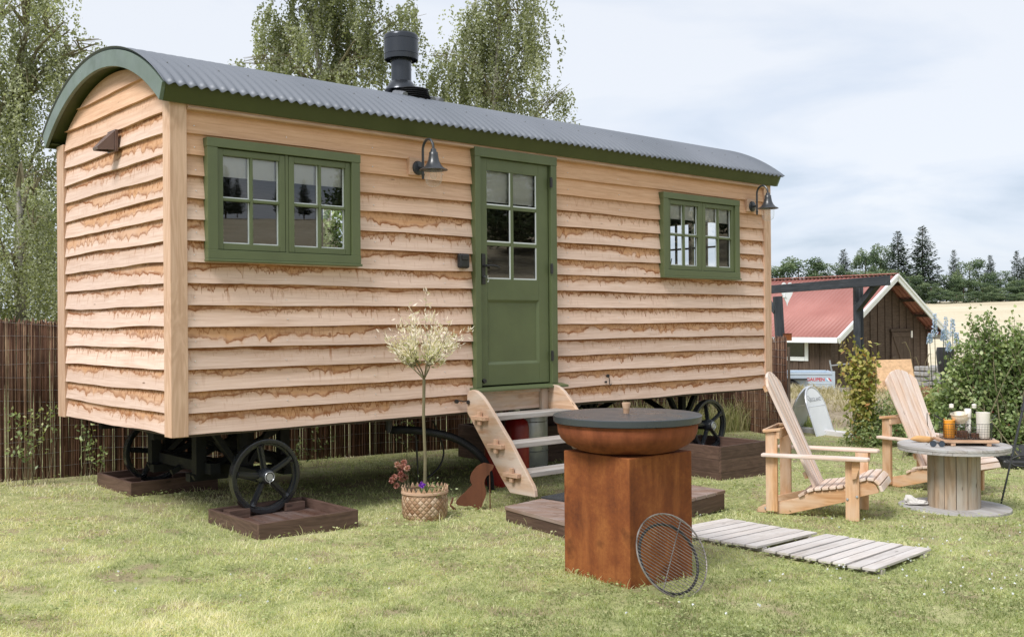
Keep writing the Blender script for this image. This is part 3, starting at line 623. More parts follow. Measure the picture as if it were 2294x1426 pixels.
    m=M(); m.tube([(2.69,-.012,.254),(2.69,-.03,.254)],[.012,.012],10); m.tube([(2.69,-.03,.254),(2.69,-.045,.254)],[.02,.017],12); m.build('knob',MT['black'],dr,True)
    m=M(); m.prism([(-.115,.168),(-.115,.186),(-.03,.2),(.03,.2),(.03,.165)],2.563,3.60,'x'); m.build('door_sill',MT['green'],hut,bev=.002)
    m=M(); m.box(u0+.05,u1-.05,-.014,.02,.135,.163); m.box(u0+.05,u1-.05,.0,.03,-.01,.133); m.build('wall_apron',MT['steps'],hut)
    m=M(); m.box(3.345,3.465,-.035,-.002,-.022,.158); m.build('wall_batten',MT['steps'],hut,bev=.002)
door()
def hut_fittings():
    # wall lamps
    def lamp(u):
        m=M(); m.box(u-.085,u+.065,-.022,.02,1.925,2.065); b=m.build('lamp_block',MT['oak'],hut,bev=.003)
        m=M(); m.T=Matrix.Translation((u,-.022,1.985))@Matrix.Rotation(PI/2,4,'X'); m.lathe([(.0,.022),(.035,.02),(.052,.014),(.058,.0)],24); m.T=Matrix.Identity(4)
        pts=[(u,-.04,1.985),(u,-.085,1.985)]; m.tube(pts,.012,8)
        arc=[(u,-.085,1.89),(u,-.085,1.95),(u,-.085,2.0),(u,-.085,2.115)]+[(u,-.155+.07*math.cos(t),2.115+.082*math.sin(t)) for t in np.linspace(0,PI,13)[1:]]+[(u,-.226,2.10)]
        m.tube(arc,.0105,8); m.tube([(u,-.085,1.93),(u,-.085,1.89)],[.015,.006],8)
        lp=m.build('wall_lamp',MT['blackm'],hut,True)
        m=M(); m.T=Matrix.Translation((u,-.226,0)); m.lathe([(.012,2.115),(.022,2.11),(.024,2.09),(.034,2.085),(.036,2.06),(.044,2.02),(.058,1.99),(.078,1.965),(.108,1.95),(.112,1.944),(.106,1.943),(.07,1.955),(.03,2.0)],32,cap=False); m.build('lamp_shade',MT['blackm'],lp,True,auto=60)
        m=M(); m.T=Matrix.Translation((u,-.226,0)); m.lathe([(.066,1.952),(.067,1.90),(.066,1.87),(.058,1.842),(.040,1.823),(.018,1.813),(.001,1.811)],28,cap=False); m.build('lamp_glass',MT['lampg'],lp,True,auto=180)
        m=M(); m.T=Matrix.Translation((u,-.226,0)); m.lathe([(.012,1.96),(.013,1.945),(.024,1.93),(.028,1.91),(.024,1.89),(.01,1.872),(.001,1.87)],16,cap=False); m.build('bulb',MT['lampg'],lp,True,auto=180)
    lamp(2.03); lamp(6.50)
    m=M(); m.box(2.425,2.535,-.05,-.004,1.195,1.318); k=m.build('key_safe',MT['black'],hut,bev=.018)
    m=M(); m.box(2.445,2.515,-.062,-.045,1.262,1.305); m.build('cover',MT['black'],k,bev=.006)
    # vent cowl on the gable
    m=M(); m.box(-.035,-.012,.915,1.075,2.03,2.19); 
    vs=[(-.036,.925,2.18),(-.036,1.065,2.18),(-.036,1.065,2.04),(-.036,.925,2.04),(-.155,.945,2.055),(-.155,1.045,2.055),(-.15,1.045,2.035),(-.15,.945,2.035)]
    m.add(vs,[(0,1,5,4),(4,5,6,7),(1,2,6,5),(0,4,7,3),(3,2,1,0)]); m.build('vent_cowl',plain('brown_plastic',(.12,.075,.062),.4),hut,bev=.002)
    # flue
    cu,cv=2.485,.85; T=Matrix.Translation((cu,cv,0))
    m=M(); m.T=T; m.lathe([(.09,2.66),(.09,3.12)],32,cap=False); m.lathe([(.0895,3.085),(.096,3.085),(.096,3.105),(.0895,3.105)],32,cap=False); fl=m.build('flue',MT['flue'],hut,True)
    m=M(); m.T=T; m.lathe([(.0,3.325),(.14,3.322),(.151,3.312),(.154,3.30),(.154,3.274),(.157,3.271),(.154,3.268),(.154,3.144),(.157,3.141),(.154,3.138),(.151,3.095),(.146,3.093),(.146,3.12),(.12,3.13),(.09,3.13)],48,cap=False); m.build('cowl',MT['flue'],fl,True,auto=35)
    m=M(); m.T=T; m.lathe([(.091,2.905),(.097,2.90),(.147,2.83),(.150,2.82),(.146,2.818),(.1,2.85)],40,cap=False); m.build('skirt',MT['flue'],fl,True,auto=40)
    m=M(); m.T=T@Matrix.Rotation(rad(4),4,'X'); pr=[]
    for i in range(7): z=2.815-i*.018; pr+=[(.112+i*.003,z),(.128+i*.004,z-.008),(.112+i*.003,z-.0145)]
    m.lathe(pr,40,cap=False); m.build('flue_boot',MT['black'],fl,True,auto=50)
    m=M()
    for i in range(-2,4):
        u=cu+i*.075-.01; th=math.asin((cv-.20-CV-(.02 if abs(i)>1 else 0))/RO); r=RO+.024
        pts=[(u,CV+r*math.sin(t),CZO+r*math.cos(t)) for t in np.linspace(th-.012-.008*abs(i),th+.05,5)]
        m.tube(pts,.030,8)
    m.T=Matrix.Translation((0,0,.0)); m.build('flashing',MT['lead'],fl,True)
    # hooks
    m=M(); m.tube([(2.41,-.003,.097),(2.41,-.02,.097)],.017,12); m.tube([(2.41,-.02,.097),(2.44,-.03,.103),(2.47,-.03,.094),(2.50,-.03,.096),(2.53,-.04,.09)],.0045,6); m.build('hook',MT['black'],hut,True)
    m=M(); m.tube([(4.217,-.003,.235),(4.217,-.02,.235)],.016,12); m.tube([(4.217,-.02,.235),(4.225,-.025,.20),(4.222,-.025,.165),(4.235,-.03,.148),(4.245,-.03,.158)],.0045,6); m.tube([(4.19,-.003,.18),(4.19,-.02,.18)],.01,8); m.build('hook',MT['black'],hut,True)
    # running gear
    for u in(.73,5.86):
        for v,sg in((.10,-1),(2.12,1)):
            m=M(); zc=-.352; m.T=Matrix.Translation((u,v,zc))@Matrix.Rotation(PI/2,4,'X')
            m.lathe([(.262,-.032),(.268,-.030),(.268,.030),(.262,.032),(.240,.030),(.236,.012),(.222,.010),(.222,-.010),(.236,-.012),(.240,-.030),(.262,-.032)],64,cap=False)
            m.T=Matrix.Translation((u,v,zc))
            for k in range(5):
                a=rad(28+72*k); c,s=math.cos(a),math.sin(a)
                p=(c*.045,0,s*.045);q=(c*.23,0,s*.23)
                m.beam(p,q,.046,.016,up=(-s,0,c)); m.beam(p,q,.012,.044,up=(-s,0,c))
                m.tube([(c*.20,0,s*.20),(c*.232,0,s*.232)],[.014,.034],8)
            m.T=Matrix.Translation((u,v,zc))@Matrix.Rotation(PI/2,4,'X')
            m.lathe([(.052,-.05),(.060,-.02),(.060,.02),(.048,.055),(.036,.06),(.036,.07)],24)
            w=m.build('wheel',MT['iron'],hut,True,auto=35)
            m=M(); m.T=Matrix.Translation((u,v+sg*.062,zc))@Matrix.Rotation(PI/2,4,'X'); z=.012
            m.lathe([(.0,-z),(.026,-z),(.026,z),(.0,z)],20,cap=False); m.build('hub_pin',MT['galv'],w,True)
            m=M(); m.tube([(u+.036*math.cos(t),v+sg*.074,zc+.036*math.sin(t)) for t in np.linspace(0,2*PI,20)],.0035,6); m.tube([(u,v+sg*.074,zc-.03),(u,v+sg*.074,zc-.05)],.004,5); m.build('linch_ring',MT['galv'],w,True)
        m=M(); m.box(u-.04,u+.04,.16,2.06,-.40,-.31); 
        m.build('axle',MT['frame'],hut,bev=.004)
        m=M()
        for v in(.45,1.85):
            m.beam((u-.24,v,-.03),(u-.03,v,-.33),.05,.04);m.beam((u+.24,v,-.03),(u+.03,v,-.33),.05,.04)
            m.box(u-.03,u+.03,v-.03,v+.03,-.33,-.03)
        m.beam((u,.5,-.33),(u,1.15,-.04),.05,.04,up=(1,0,0)); m.beam((u,1.8,-.33),(u,1.2,-.04),.05,.04,up=(1,0,0)); m.build('axle_brace',MT['frame'],hut)
    m=M()
    for v in(.62,1.68): m.box(.12,HL-.12,v,v+.07,-.085,-.011)
    for u in(1.9,3.1,4.4): m.box(u,u+.07,.69,1.68,-.08,-.012)
    m.build('chassis',MT['frame'],hut)
    # turntable of the front axle
    m=M(); m.box(.45,1.25,.75,.83,-.44,-.38);m.box(.45,1.25,1.45,1.53,-.44,-.38); m.box(.52,.60,.55,1.7,-.37,-.29); m.box(1.15,1.23,.55,1.7,-.37,-.29)
    for u,v in((.5,.7),(1.2,.7),(.5,1.55),(1.2,1.55),(.86,.65),(.86,1.6)): m.box(u-.04,u+.04,v-.04,v+.04,-.38,-.03)
    for v in(.7,1.1,1.55): m.beam((.45,v,-.05),(1.25,v,-.4),.04,.04);m.beam((1.25,v,-.05),(.45,v,-.4),.04,.04)
    m.box(1.22,1.32,.72,.86,-.46,-.36); m.build('turntable',MT['frame'],hut)
hut_fittings()
# ------------------------------------------------------------------ things round the hut
def gzz(p): return gz(p[0],p[1])
def hth(name,label,cat,u,v,z=None,group=None):
    p=hutp(u,v,0); zz=gz(p.x,p.y) if z is None else p.z+z
    t=thing(name,label,cat,(p.x,p.y,zz),HROT,group); return t,Matrix.Translation((-u,-v,-(zz-(CAMZ-.7429))))
def steps():
    t,T=hth('steps','pale oak steps with pegged treads hooked below the green door','steps',3.0,-.45,-.60)
    out=[(-.035,.0),(-.035,.15),(-.06,.183),(-.099,.192),(-.145,.188),(-.184,.172),(-.235,.14),(-.274,.105),(-.361,.018),(-.566,-.193),(-.795,-.468),(-.835,-.515),(-.853,-.55),(-.860,-.60),(-.567,-.60),(-.471,-.505),(-.239,-.235)]
    for u in(2.50,3.42):
        m=M(); m.T=T; m.prism(out,u,u+.036,'x'); m.build('stringer',MT['steps'],t,bev=.006)
    for k,(v0,z) in enumerate(((-.335,-.012),(-.535,-.222),(-.725,-.432))):
        m=M(); m.T=T; m.box(2.537,3.419,v0,v0+.20,z-.04,z); m.build('tread',MT['tread'],t,bev=.004)
        for sx,u in((-1,2.50),(1,3.456)):
            m=M(); m.T=T; a,b=(u-.045,u) if sx<0 else (u,u+.045)
            m.box(a,b,v0+.02,v0+.195,z-.036,z-.004); m.build('tenon',MT['oak'],t,bev=.003)
            m=M(); m.T=T; m.box((a+b)/2-.012,(a+b)/2+.012,v0+.09,v0+.125,z-.075,z+.035); m.build('wedge',MT['oak'],t,bev=.002)
    m=M(); m.T=T; m.tube([(2.499,-.06,.09),(2.485,-.06,.09)],.016,12); m.build('hook_plate',MT['black'],t)
steps()
def tray(u0,u1,v0,v1,ztop,zfl,label,rows=1,name='wheel_tray',th=.028,mat='tray2',floor=True):
    t,T=hth(name,label,'tray',(u0+u1)/2,(v0+v1)/2,None,'wooden trays under the wheels')
    p=hutp((u0+u1)/2,(v0+v1)/2); zb=gz(p.x,p.y)-(CAMZ-.7429)-.05
    for a,b,c,d in((u0,u1,v0,v0+th),(u0,u1,v1-th,v1),(u0,u0+th,v0+th,v1-th),(u1-th,u1,v0+th,v1-th)):
        m=M(); m.T=T; h=(ztop-zb)/rows
        for r in range(rows): m.box(a,b,c,d,zb+r*h+.002,zb+(r+1)*h)
        m.build('side_board',MT[mat],t,bev=.003)
    m=M(); m.T=T; n=7; w=(u1-u0-2*th)/n
    for k in range(n): m.box(u0+th+k*w+.003,u0+th+(k+1)*w-.003,v0+th,v1-th,zfl-.025,zfl-.001*(k%2))
    m.build('floor_boards',MT['tray'],t)
    return t,T
def trays():
    for u0,u1,v0,v1,zt,zf,lab,wv,wu in((.34,1.10,-.56,.20,-.555,-.622,'low dark brown tray under the nearest spoked wheel',.10,.73),(.33,1.08,1.62,2.40,-.53,-.622,'low dark brown tray under the far wheel beside the reed fence',2.12,.73)):
        t,T=tray(u0,u1,v0,v1,zt,zf,lab)
        m=M(); m.T=T; m.box(wu-.30,wu-.14,wv-.05,wv+.05,zf,zf+.06); m.build('chock',MT['tray2'],t,bev=.003)
        m=M(); m.T=T; m.box(wu+.14,wu+.30,wv-.05,wv+.05,zf,zf+.06); m.build('chock',MT['tray2'],t,bev=.003)
    tray(5.30,6.05,-.49,.35,-.485,-.622,'tall three-board brown planter box under the wheel right of the fire bowl',3)
    tray(4.35,6.25,1.55,2.45,-.40,-.622,'dark brown box under the hut behind the oak steps',3)
trays()
def under():
    t,T=hth('gas_bottle','tall red gas bottle standing under the hut behind the steps','gas bottle',3.62,.62,None)
    m=M(); p=hutp(3.62,.62); zg=p.z and 0; m.lathe([(.0,.0),(.115,.0),(.12,.02),(.12,.50),(.105,.56),(.06,.60),(.03,.615),(.03,.64),(.0,.64)],28); m.build('body',MT['redp'],t,True,auto=35)
    m=M(); m.lathe([(.02,.64),(.02,.655),(.035,.66),(.035,.675),(.0,.675)],14); m.build('valve',MT['galv'],t)
    t,T=hth('gas_bottle','short red gas bottle beside the stair stringer under the hut','gas bottle',3.22,.45,None)
    m=M(); m.lathe([(.0,.0),(.10,.0),(.105,.02),(.105,.46),(.09,.52),(.05,.55),(.0,.56)],28); m.build('body',MT['redp'],t,True,auto=35)
    t,T=hth('water_tank','round galvanised tank under the floor of the hut','tank',4.25,1.15,None)
    m=M(); m.lathe([(.0,.05),(.19,.05),(.2,.07),(.2,.62),(.19,.64),(.0,.64)],36); m.build('body',MT['galv'],t,True,auto=35)
    m=M(); m.lathe([(.2,.2),(.205,.205),(.2,.21)],36,cap=False); m.lathe([(.2,.5),(.205,.505),(.2,.51)],36,cap=False); m.lathe([(.15,.0),(.17,.0),(.17,.05),(.15,.05)],24,cap=False); m.build('band',MT['galv'],t,True)
    # drain hose and cables hang from the hut floor
    P=lambda u,v,z:hutp(u,v,z)
    def curve(name,lab,cat,pts,r,mat,corr=False):
        w=[Vector(p) for p in pts]; b=w[-1].copy(); b.z=gz(b.x,b.y)
        # smooth by Catmull-Rom
        out=[]
        for i in range(len(w)-1):
            p0=w[max(i-1,0)];p1=w[i];p2=w[i+1];p3=w[min(i+2,len(w)-1)]
            for k in range(10):
                t_=k/10; out.append(.5*((2*p1)+(p2-p0)*t_+(2*p0-5*p1+4*p2-p3)*t_*t_+(3*p1-p0-3*p2+p3)*t_**3))
        out.append(w[-1]); m=M(); m.T=Matrix.Translation(-b)
        if corr:
            dense=[]; rs=[]
            for i in range(len(out)-1):
                for k in range(6): dense.append(out[i].lerp(out[i+1],k/6)); rs.append(r*(1+.07*(1 if k%2 else -1)))
            m.tube(dense,rs,12)
        else: m.tube(out,r,8)
        o=m.build(name,MT[mat],None,True,auto=80); o.location=b; tagd(o,lab,cat); return o
    curve('drain_hose','thick black ribbed hose curving from the hut floor to the lawn','hose',[P(1.90,.2,-.115),P(2.05,.2,-.125),P(2.25,.2,-.155),P(2.5,.2,-.215),P(2.70,.2,-.31),P(2.86,.2,-.44),P(2.93,.2,-.58),P(2.95,.2,-.74)],.031,'hose',True)
    curve('cable','thin black cable looping from the hut floor to the grass','cable',[P(2.55,.5,-.11),P(2.62,.5,-.25),P(2.66,.5,-.4),P(2.60,.5,-.52),P(2.45,.5,-.62),P(2.32,.4,-.70)],.008,'hose')
    curve('water_pipe','narrow black pipe with a tap dropping from the hut floor beside the hose','pipe',[P(2.18,.25,-.13),P(2.19,.25,-.3),P(2.20,.25,-.5),P(2.20,.25,-.69)],.008,'hose')
    m=M(); m.tube([P(1.88,.2,.0)-P(1.88,.2,-.12),(0,0,.0)],.028,10); m.tube([(0,0,.0),(.06,.05,-.005)],.02,8); o=m.build('pipe_fitting',MT['hose'],hut); o.location=(1.88,.2,-.115)
    # rusty dog silhouette
    Y=8.0; pts=[(1950,318),(1905,300),(1850,288),(1780,272),(1700,300),(1640,340),(1600,390),(1560,440),(1535,500),(1530,570),(1545,630),(1570,655),(1540,690),(1500,725),(1440,790),(1380,840),(1330,890),(1290,940),(1278,985),(1310,1020),(1450,1045),(1560,1035),(1590,1060),(1610,1110),(1650,1120),(1705,1110),(1735,1050),(1760,980),(1795,900),(1815,830),(1818,770),(1795,700),(1782,640),(1785,590),(1810,540),(1830,505),(1875,480),(1885,430),(1925,400),(1945,360)]
    w=[atY(860+x/7.923,1000+y/7.923,Y) for x,y in pts]; bx,bz=-.30,gz(-.30,Y)
    m=M(); m.prism([(p.x-bx,p.z-bz-.005) for p in w],-.004,.004,'y'); 
    dg=m.build('dog_silhouette',MT['dogr']); dg.location=(bx,Y,bz); dg.rotation_euler=(0,0,rad(4)); tagd(dg,'flat rusty steel cut-out of a sitting dog on the lawn beside the steps','garden figure')
    m=M(); p=atY(860+1230/7.923,1000+900/7.923,Y); m.tube([(p.x-bx,.0,p.z-bz),(p.x-bx-.02,0,p.z-bz-.06),(p.x-bx+.02,0,p.z-bz-.10),(p.x-bx+.07,0,p.z-bz-.12)],[.006,.010,.010,.004],6); m.build('tail',MT['dogr'],dg)
    m=M(); m.tube([(.115,.006,.28),(.118,.006,-.02)],.004,6); m.build('stake',MT['dogr'],dg)
under()
def deckp():
    A,Nn,Rr,F=Vector((-.07,7.52)),Vector((.42,6.78)),Vector((1.70,8.17)),Vector((1.12,8.88)); z0=CAMZ-1.349
    b=(A+Nn+Rr+F)/4; zg=gz(b.x,b.y); t=thing('deck_platform','low dark brown wooden platform at the foot of the oak steps','platform',(b.x,b.y,zg))
    zt=z0-zg; m=M(); n=13
    for k in range(n):
        f0,f1=k/n+.003,(k+1)/n-.003
        q=[A.lerp(F,f0),A.lerp(F,f1),Nn.lerp(Rr,f1),Nn.lerp(Rr,f0)]
        m.prism([(p.x-b.x,p.y-b.y) for p in q],zt-.028,zt-.001*(k%2),'z')
        # planks run from the hut side to the lawn side: give them length-wise grain
    m.build('deck_boards',MT['deck'],t,bev=.003)
    for p,q in((A,Nn),(Nn,Rr),(Rr,F),(F,A)):
        m=M(); c=b; p2=p.lerp(c,.03);q2=q.lerp(c,.03); m.beam((p2.x-b.x,p2.y-b.y,zt-.09),(q2.x-b.x,q2.y-b.y,zt-.09),.028,.12); m.build('skirt_board',MT['tray2'],t)
    t2=Vector((.62,7.95)); m=M(); m.box(-.36,.36,-.22,.22,0,.012); o=m.build('doormat',plain('coir_mat',(.05,.052,.055),.95,0,.2,.5,60,.8)); o.location=(t2.x,t2.y,z0+.001); o.rotation_euler=(0,0,rad(46)); tagd(o,'dark rubber doormat lying on the platform below the steps','doormat')
    return z0
DECKZ=deckp()
def duck(c4,n,label):
    c=[Vector(p) for p in c4]; b=(c[0]+c[1]+c[2]+c[3])/4; zg=gz(b.x,b.y); t=thing('duckboard',label,'duckboard',(b.x,b.y,zg),0,'grey slatted walkway panels on the lawn')
    A,B,C,D=c; m=M()   # A-B far edge, D-C near edge ; planks run A->D
    for k in range(n):
        f0,f1=k/n+.006,(k+1)/n-.006
        p=A.lerp(B,(f0+f1)/2);q=D.lerp(C,(f0+f1)/2); w=(A.lerp(B,f1)-A.lerp(B,f0)).length*.98
        e=R.uniform(-.006,.006)
        ht=lambda P,o:gz(P.x,P.y)-zg+.034+o
        o=R.uniform(-.003,.003)
        m.beam((p.x-b.x,p.y-b.y,ht(p,o)),(q.x-b.x,q.y-b.y,ht(q,o)),w,.016)
    m.build('planks',MT['duck'],t,bev=.002)
    m=M()
    for f in(.12,.88):
        p=A.lerp(D,f);q=B.lerp(C,f); m.beam((p.x-b.x,p.y-b.y,gz(p.x,p.y)-zg+.009),(q.x-b.x,q.y-b.y,gz(q.x,q.y)-zg+.009),.045,.034)
    m.build('batten',MT['grey'],t)
DK1=[(1.579,7.621),(2.108,7.084),(1.562,6.55),(1.03,7.09)]; DK2=[(2.149,7.056),(2.70,6.60),(2.11,5.95),(1.578,6.48)]
duck(DK1,8,'grey slatted duckboard, the farther panel beside the rusty pedestal'); duck(DK2,8,'grey slatted duckboard, the nearer panel ending in the open lawn')
def pit():
    cx,cy=.66,5.90; zg=gz(cx,cy)-.01; t=thing('fire_pit','rusty steel fire bowl on a square corten pedestal','fire pit',(cx,cy,zg),rad(-95+45))
    s=.26; h=CAMZ-.742-zg; m=M(); m.box(-s,s,-s,s,0,h); m.build('pedestal',MT['corten'],t,bev=.006)
    t2=Matrix.Rotation(0,4,'Z'); m=M(); m.T=Matrix.Translation((.0,.0,0)); z1=CAMZ-.578-zg; bo=CAMZ-.755-zg
    pr=[(.0,bo),(.15,bo+.0),(.22,bo+.010),(.29,bo+.027),(.35,bo+.057),(.385,bo+.090),(.400,bo+.125),(.404,bo+.16),(.403,z1-.012),(.405,z1-.004),(.418,z1),(.412,z1+.004),(.395,z1-.002),(.39,bo+.155),(.33,bo+.085),(.2,bo+.02),(.0,bo+.012)]
    m.lathe(pr,72,cap=False); m.build('bowl',MT['bowl'],t,True,auto=50)
    z2=CAMZ-.532; l=None; zoff=z1+.004; 
    hh=z2-(z1+zg+.004); m=M(); m.T=Matrix.Translation((0,0,zoff)); m.lathe([(.0,.0),(.418,.0),(.424,.004),(.427,hh-.004),(.423,hh),(.0,hh+.004)],80,cap=False); l=m.build('lid',MT['lid'],t,True,auto=35)
    m=M(); m.T=Matrix.Translation((0,0,zoff)); m.lathe([(.0,hh),(.017,hh),(.020,hh+.03),(.026,hh+.062),(.024,hh+.066),(.0,hh+.066)],20); k=m.build('knob',MT['mango'],l,True,auto=40); k.location=(-.005,0,0)
    # grill grate leaning on the pedestal
    B=Vector((.905,5.37)); lean=rad(28); n=Vector((-.54,.84,0)); r=.228; up=Vector((0,0,1))*math.cos(lean)+n*math.sin(lean); side=Vector((.84,.54,0)); nn=side.cross(up).normalized()
    t=thing('grill_grate','round chrome grill grate leaning against the rusty pedestal','grate',(B.x,B.y,gz(B.x,B.y)))
    mat=Matrix((( side.x,up.x,nn.x,0),(side.y,up.y,nn.y,0),(side.z,up.z,nn.z,0),(0,0,0,1)))
    c=Vector((0,r+.006,0)); T=mat@Matrix.Translation(c)
    m=M(); m.T=T; m.tube([(r*math.cos(a),r*math.sin(a),0) for a in np.linspace(0,2*PI,49)],.0045,8); m.build('rim',MT['gsteel'],t,True)
    m=M(); m.T=T@Matrix.Rotation(rad(-38),4,'Z')
    for k in range(-12,13):
        y=k*r/12.6; x=math.sqrt(max(0,r*r-y*y)); m.tube([(-x,y,.004),(x,y,.004)],.0018,5)
    m.tube([(0,-r,-.001),(0,r,-.001)],.003,5); m.build('bars',MT['gsteel'],t,True)
    m=M(); m.T=T@Matrix.Translation((-.02,-.015,-.012)); m.tube([(.19*math.cos(a),.19*math.sin(a),0) for a in np.linspace(0,2*PI,49)],.008,8); m.build('support_ring',MT['black'],t,True)
pit()
# ------------------------------------------------------------------ adirondack chairs
def chair(label,loc,ang,grp):
    t=thing('garden_chair',label,'garden chair',loc,rad(ang),grp); w=.55
    side=[(0,.0),(.012,.035),(.05,.058),(.12,.078),(.322,.132),(.43,.182),(.55,.200),(.66,.222),(.76,.262),(.82,.288),(.87,.292),(.905,.272),(.93,.225),(.925,.212),(.80,.176),(.675,.124),(.246,.0)]
    for y in(.03,w-.062):
        m=M(); m.prism(side,y,y+.034,'y'); m.build('seat_rail',MT['larch'],t,bev=.003)
    for y in(-.006,w-.028):
        m=M(); m.box(.690,.79,y,y+.034,-.01,.452); m.build('front_leg',MT['larch'],t,bev=.003)
        s=-1 if y<0 else 1; y2=(y-.034) if s<0 else y+.035
        m=M(); m.prism([(.742,.452),(.80,.452),(.80,.40),(.785,.36),(.775,.32),(.742,.31)] ,y2+.002,y2+.034,'y'); m.build('arm_bracket',MT['larch'],t,bev=.002)
        for x,z in((.705,.155),(.775,.178)):
            m=M(); yy=y-.004 if s<0 else y+.038; m.T=Matrix.Translation((x,yy,z))@Matrix.Rotation(PI/2,4,'X'); m.lathe([(.0,.006),(.008,.004),(.011,-.002),(.0,-.003)] if s<0 else [(.0,-.006),(.008,-.004),(.011,.002),(.0,.003)],12,cap=False); m.build('bolt',MT['galv'],t,True)
    for x,z in((.075,.035),(.115,.052)):
        m=M(); m.T=Matrix.Translation((x,.026,z))@Matrix.Rotation(PI/2,4,'X'); m.lathe([(.0,.008),(.009,.005),(.011,.0)],12,cap=False); m.build('bolt',MT['galv'],t,True)
    for y in(-.006,w-.028):
        m=M(); m.box(.085,.175,y,y+.034,.02,.645); m.build('rear_leg',MT['larch'],t,bev=.003)
    # cap boards on the rear legs, sloping with the back rail
    m=M(); m.beam((.075,-.02,.655),(.075,w+.02,.655),.02,.02); 
    for y0,y1 in((-.03,.05),(w-.05,w+.03)): m.beam((.07,(y0+y1)/2,.650),(.205,(y0+y1)/2,.668),y1-y0,.02)
    m.beam((.185,-.02,.63),(.185,w+.02,.63),.025,.07); m.build('back_rail',MT['larch'],t,bev=.003)
    # arms
    for s,yc in((-1,-.02),(1,w+.02)):
        o=[(.06,-.045),(.30,-.055),(.60,-.062),(.80,-.062),(.862,-.045),(.875,0),(.862,.045),(.80,.055),(.60,.052),(.30,.035),(.06,.03)]
        m=M(); m.prism([(x,yc+ (y if s<0 else -y)) for x,y in o],.453,.479,'z'); m.build('armrest',MT['larchtop'],t,bev=.008)
    # seat slats follow the rail
    top=[(.335,.140),(.41,.178),(.475,.196),(.535,.204),(.595,.214),(.655,.226),(.715,.247),(.772,.274),(.826,.296),(.882,.300),(.915,.268),(.933,.226)]
    m=M()
    def slat(a,b,j):
        m.beam(((a[0]+b[0])/2,.012,(a[1]+b[1])/2+.011),((a[0]+b[0])/2,w-.012,(a[1]+b[1])/2+.011),.047,.022,up=(-(b[1]-a[1]),0,(b[0]-a[0])))
    prev=top[1]
    P=[(.36,.152,28),(.425,.190,18),(.482,.203,9),(.538,.211,8),(.594,.220,9),(.650,.231,13),(.705,.248,20),(.760,.272,25),(.815,.296,18),(.870,.303,-6),(.912,.285,-42),(.936,.244,-68)]
    for x,z,a in P:
        c,s_=math.cos(rad(a)),math.sin(rad(a)); m.beam((x-s_*.011,.010,z+c*.011),(x-s_*.011,w-.010,z+c*.011),.048,.022,up=(-s_,0,c))
    m.build('seat',MT['larchtop'],t,bev=.004)
    # fan back of five slats with an arched top
    b0=Vector((.435,0,.20)); b1=Vector((.040,0,1.10)); d=(b1-b0); L=d.length; d.normalize(); nrm=Vector((d.z,0,-d.x))
    for k in range(-2,3):
        wb,wt=.058,.078; y0=w/2+k*.077; y1=w/2+k*.099; n=9
        poly=[]; 
        def arc(y): return L-.115*(abs((y-w/2))/.24)**2.0
        bot=[(y0-wb/2,0),(y0+wb/2,0)]; tp=[(y1+wt/2-wt*i/n,arc(y1+wt/2-wt*i/n)) for i in range(n+1)]
        poly=bot+tp; mm=M(); vs=[];N=len(poly)
        for th in(0,.022):
            for (y,l) in poly: p=b0+d*l+nrm*th; vs.append((p.x,y,p.z))
        fs=[tuple(range(N)),tuple(range(2*N-1,N-1,-1))]+[(i,i+N,(i+1)%N+N,(i+1)%N) for i in range(N)]
        o=R.random()*20; uvs=[[(poly[q%N][1]+o,poly[q%N][0]) for q in f] for f in fs]
        mm.add(vs,fs,uvs,R.random()); mm.build('back_slat',MT['larchtop'],t,bev=.004)
    m=M(); 
    for l in(.12,.86):
        p=b0+d*l-nrm*.014; hw=.19 if l<.5 else .24; m.beam((p.x,w/2-hw,p.z),(p.x,w/2+hw,p.z),.05,.025,up=(nrm.x,0,nrm.z))
    m.build('back_brace',MT['larch'],t)
    return t
c1=(1.925,8.13); c2=(3.52,9.93)
chair('larch armchair with a fan back, the nearer one beside the duckboards','' or (c1[0],c1[1],gz(*c1)),-26.5,'wooden armchairs on the lawn')
chair('larch armchair with a fan back, the farther one behind the spool table',(c2[0],c2[1],gz(*c2)),-57,'wooden armchairs on the lawn')
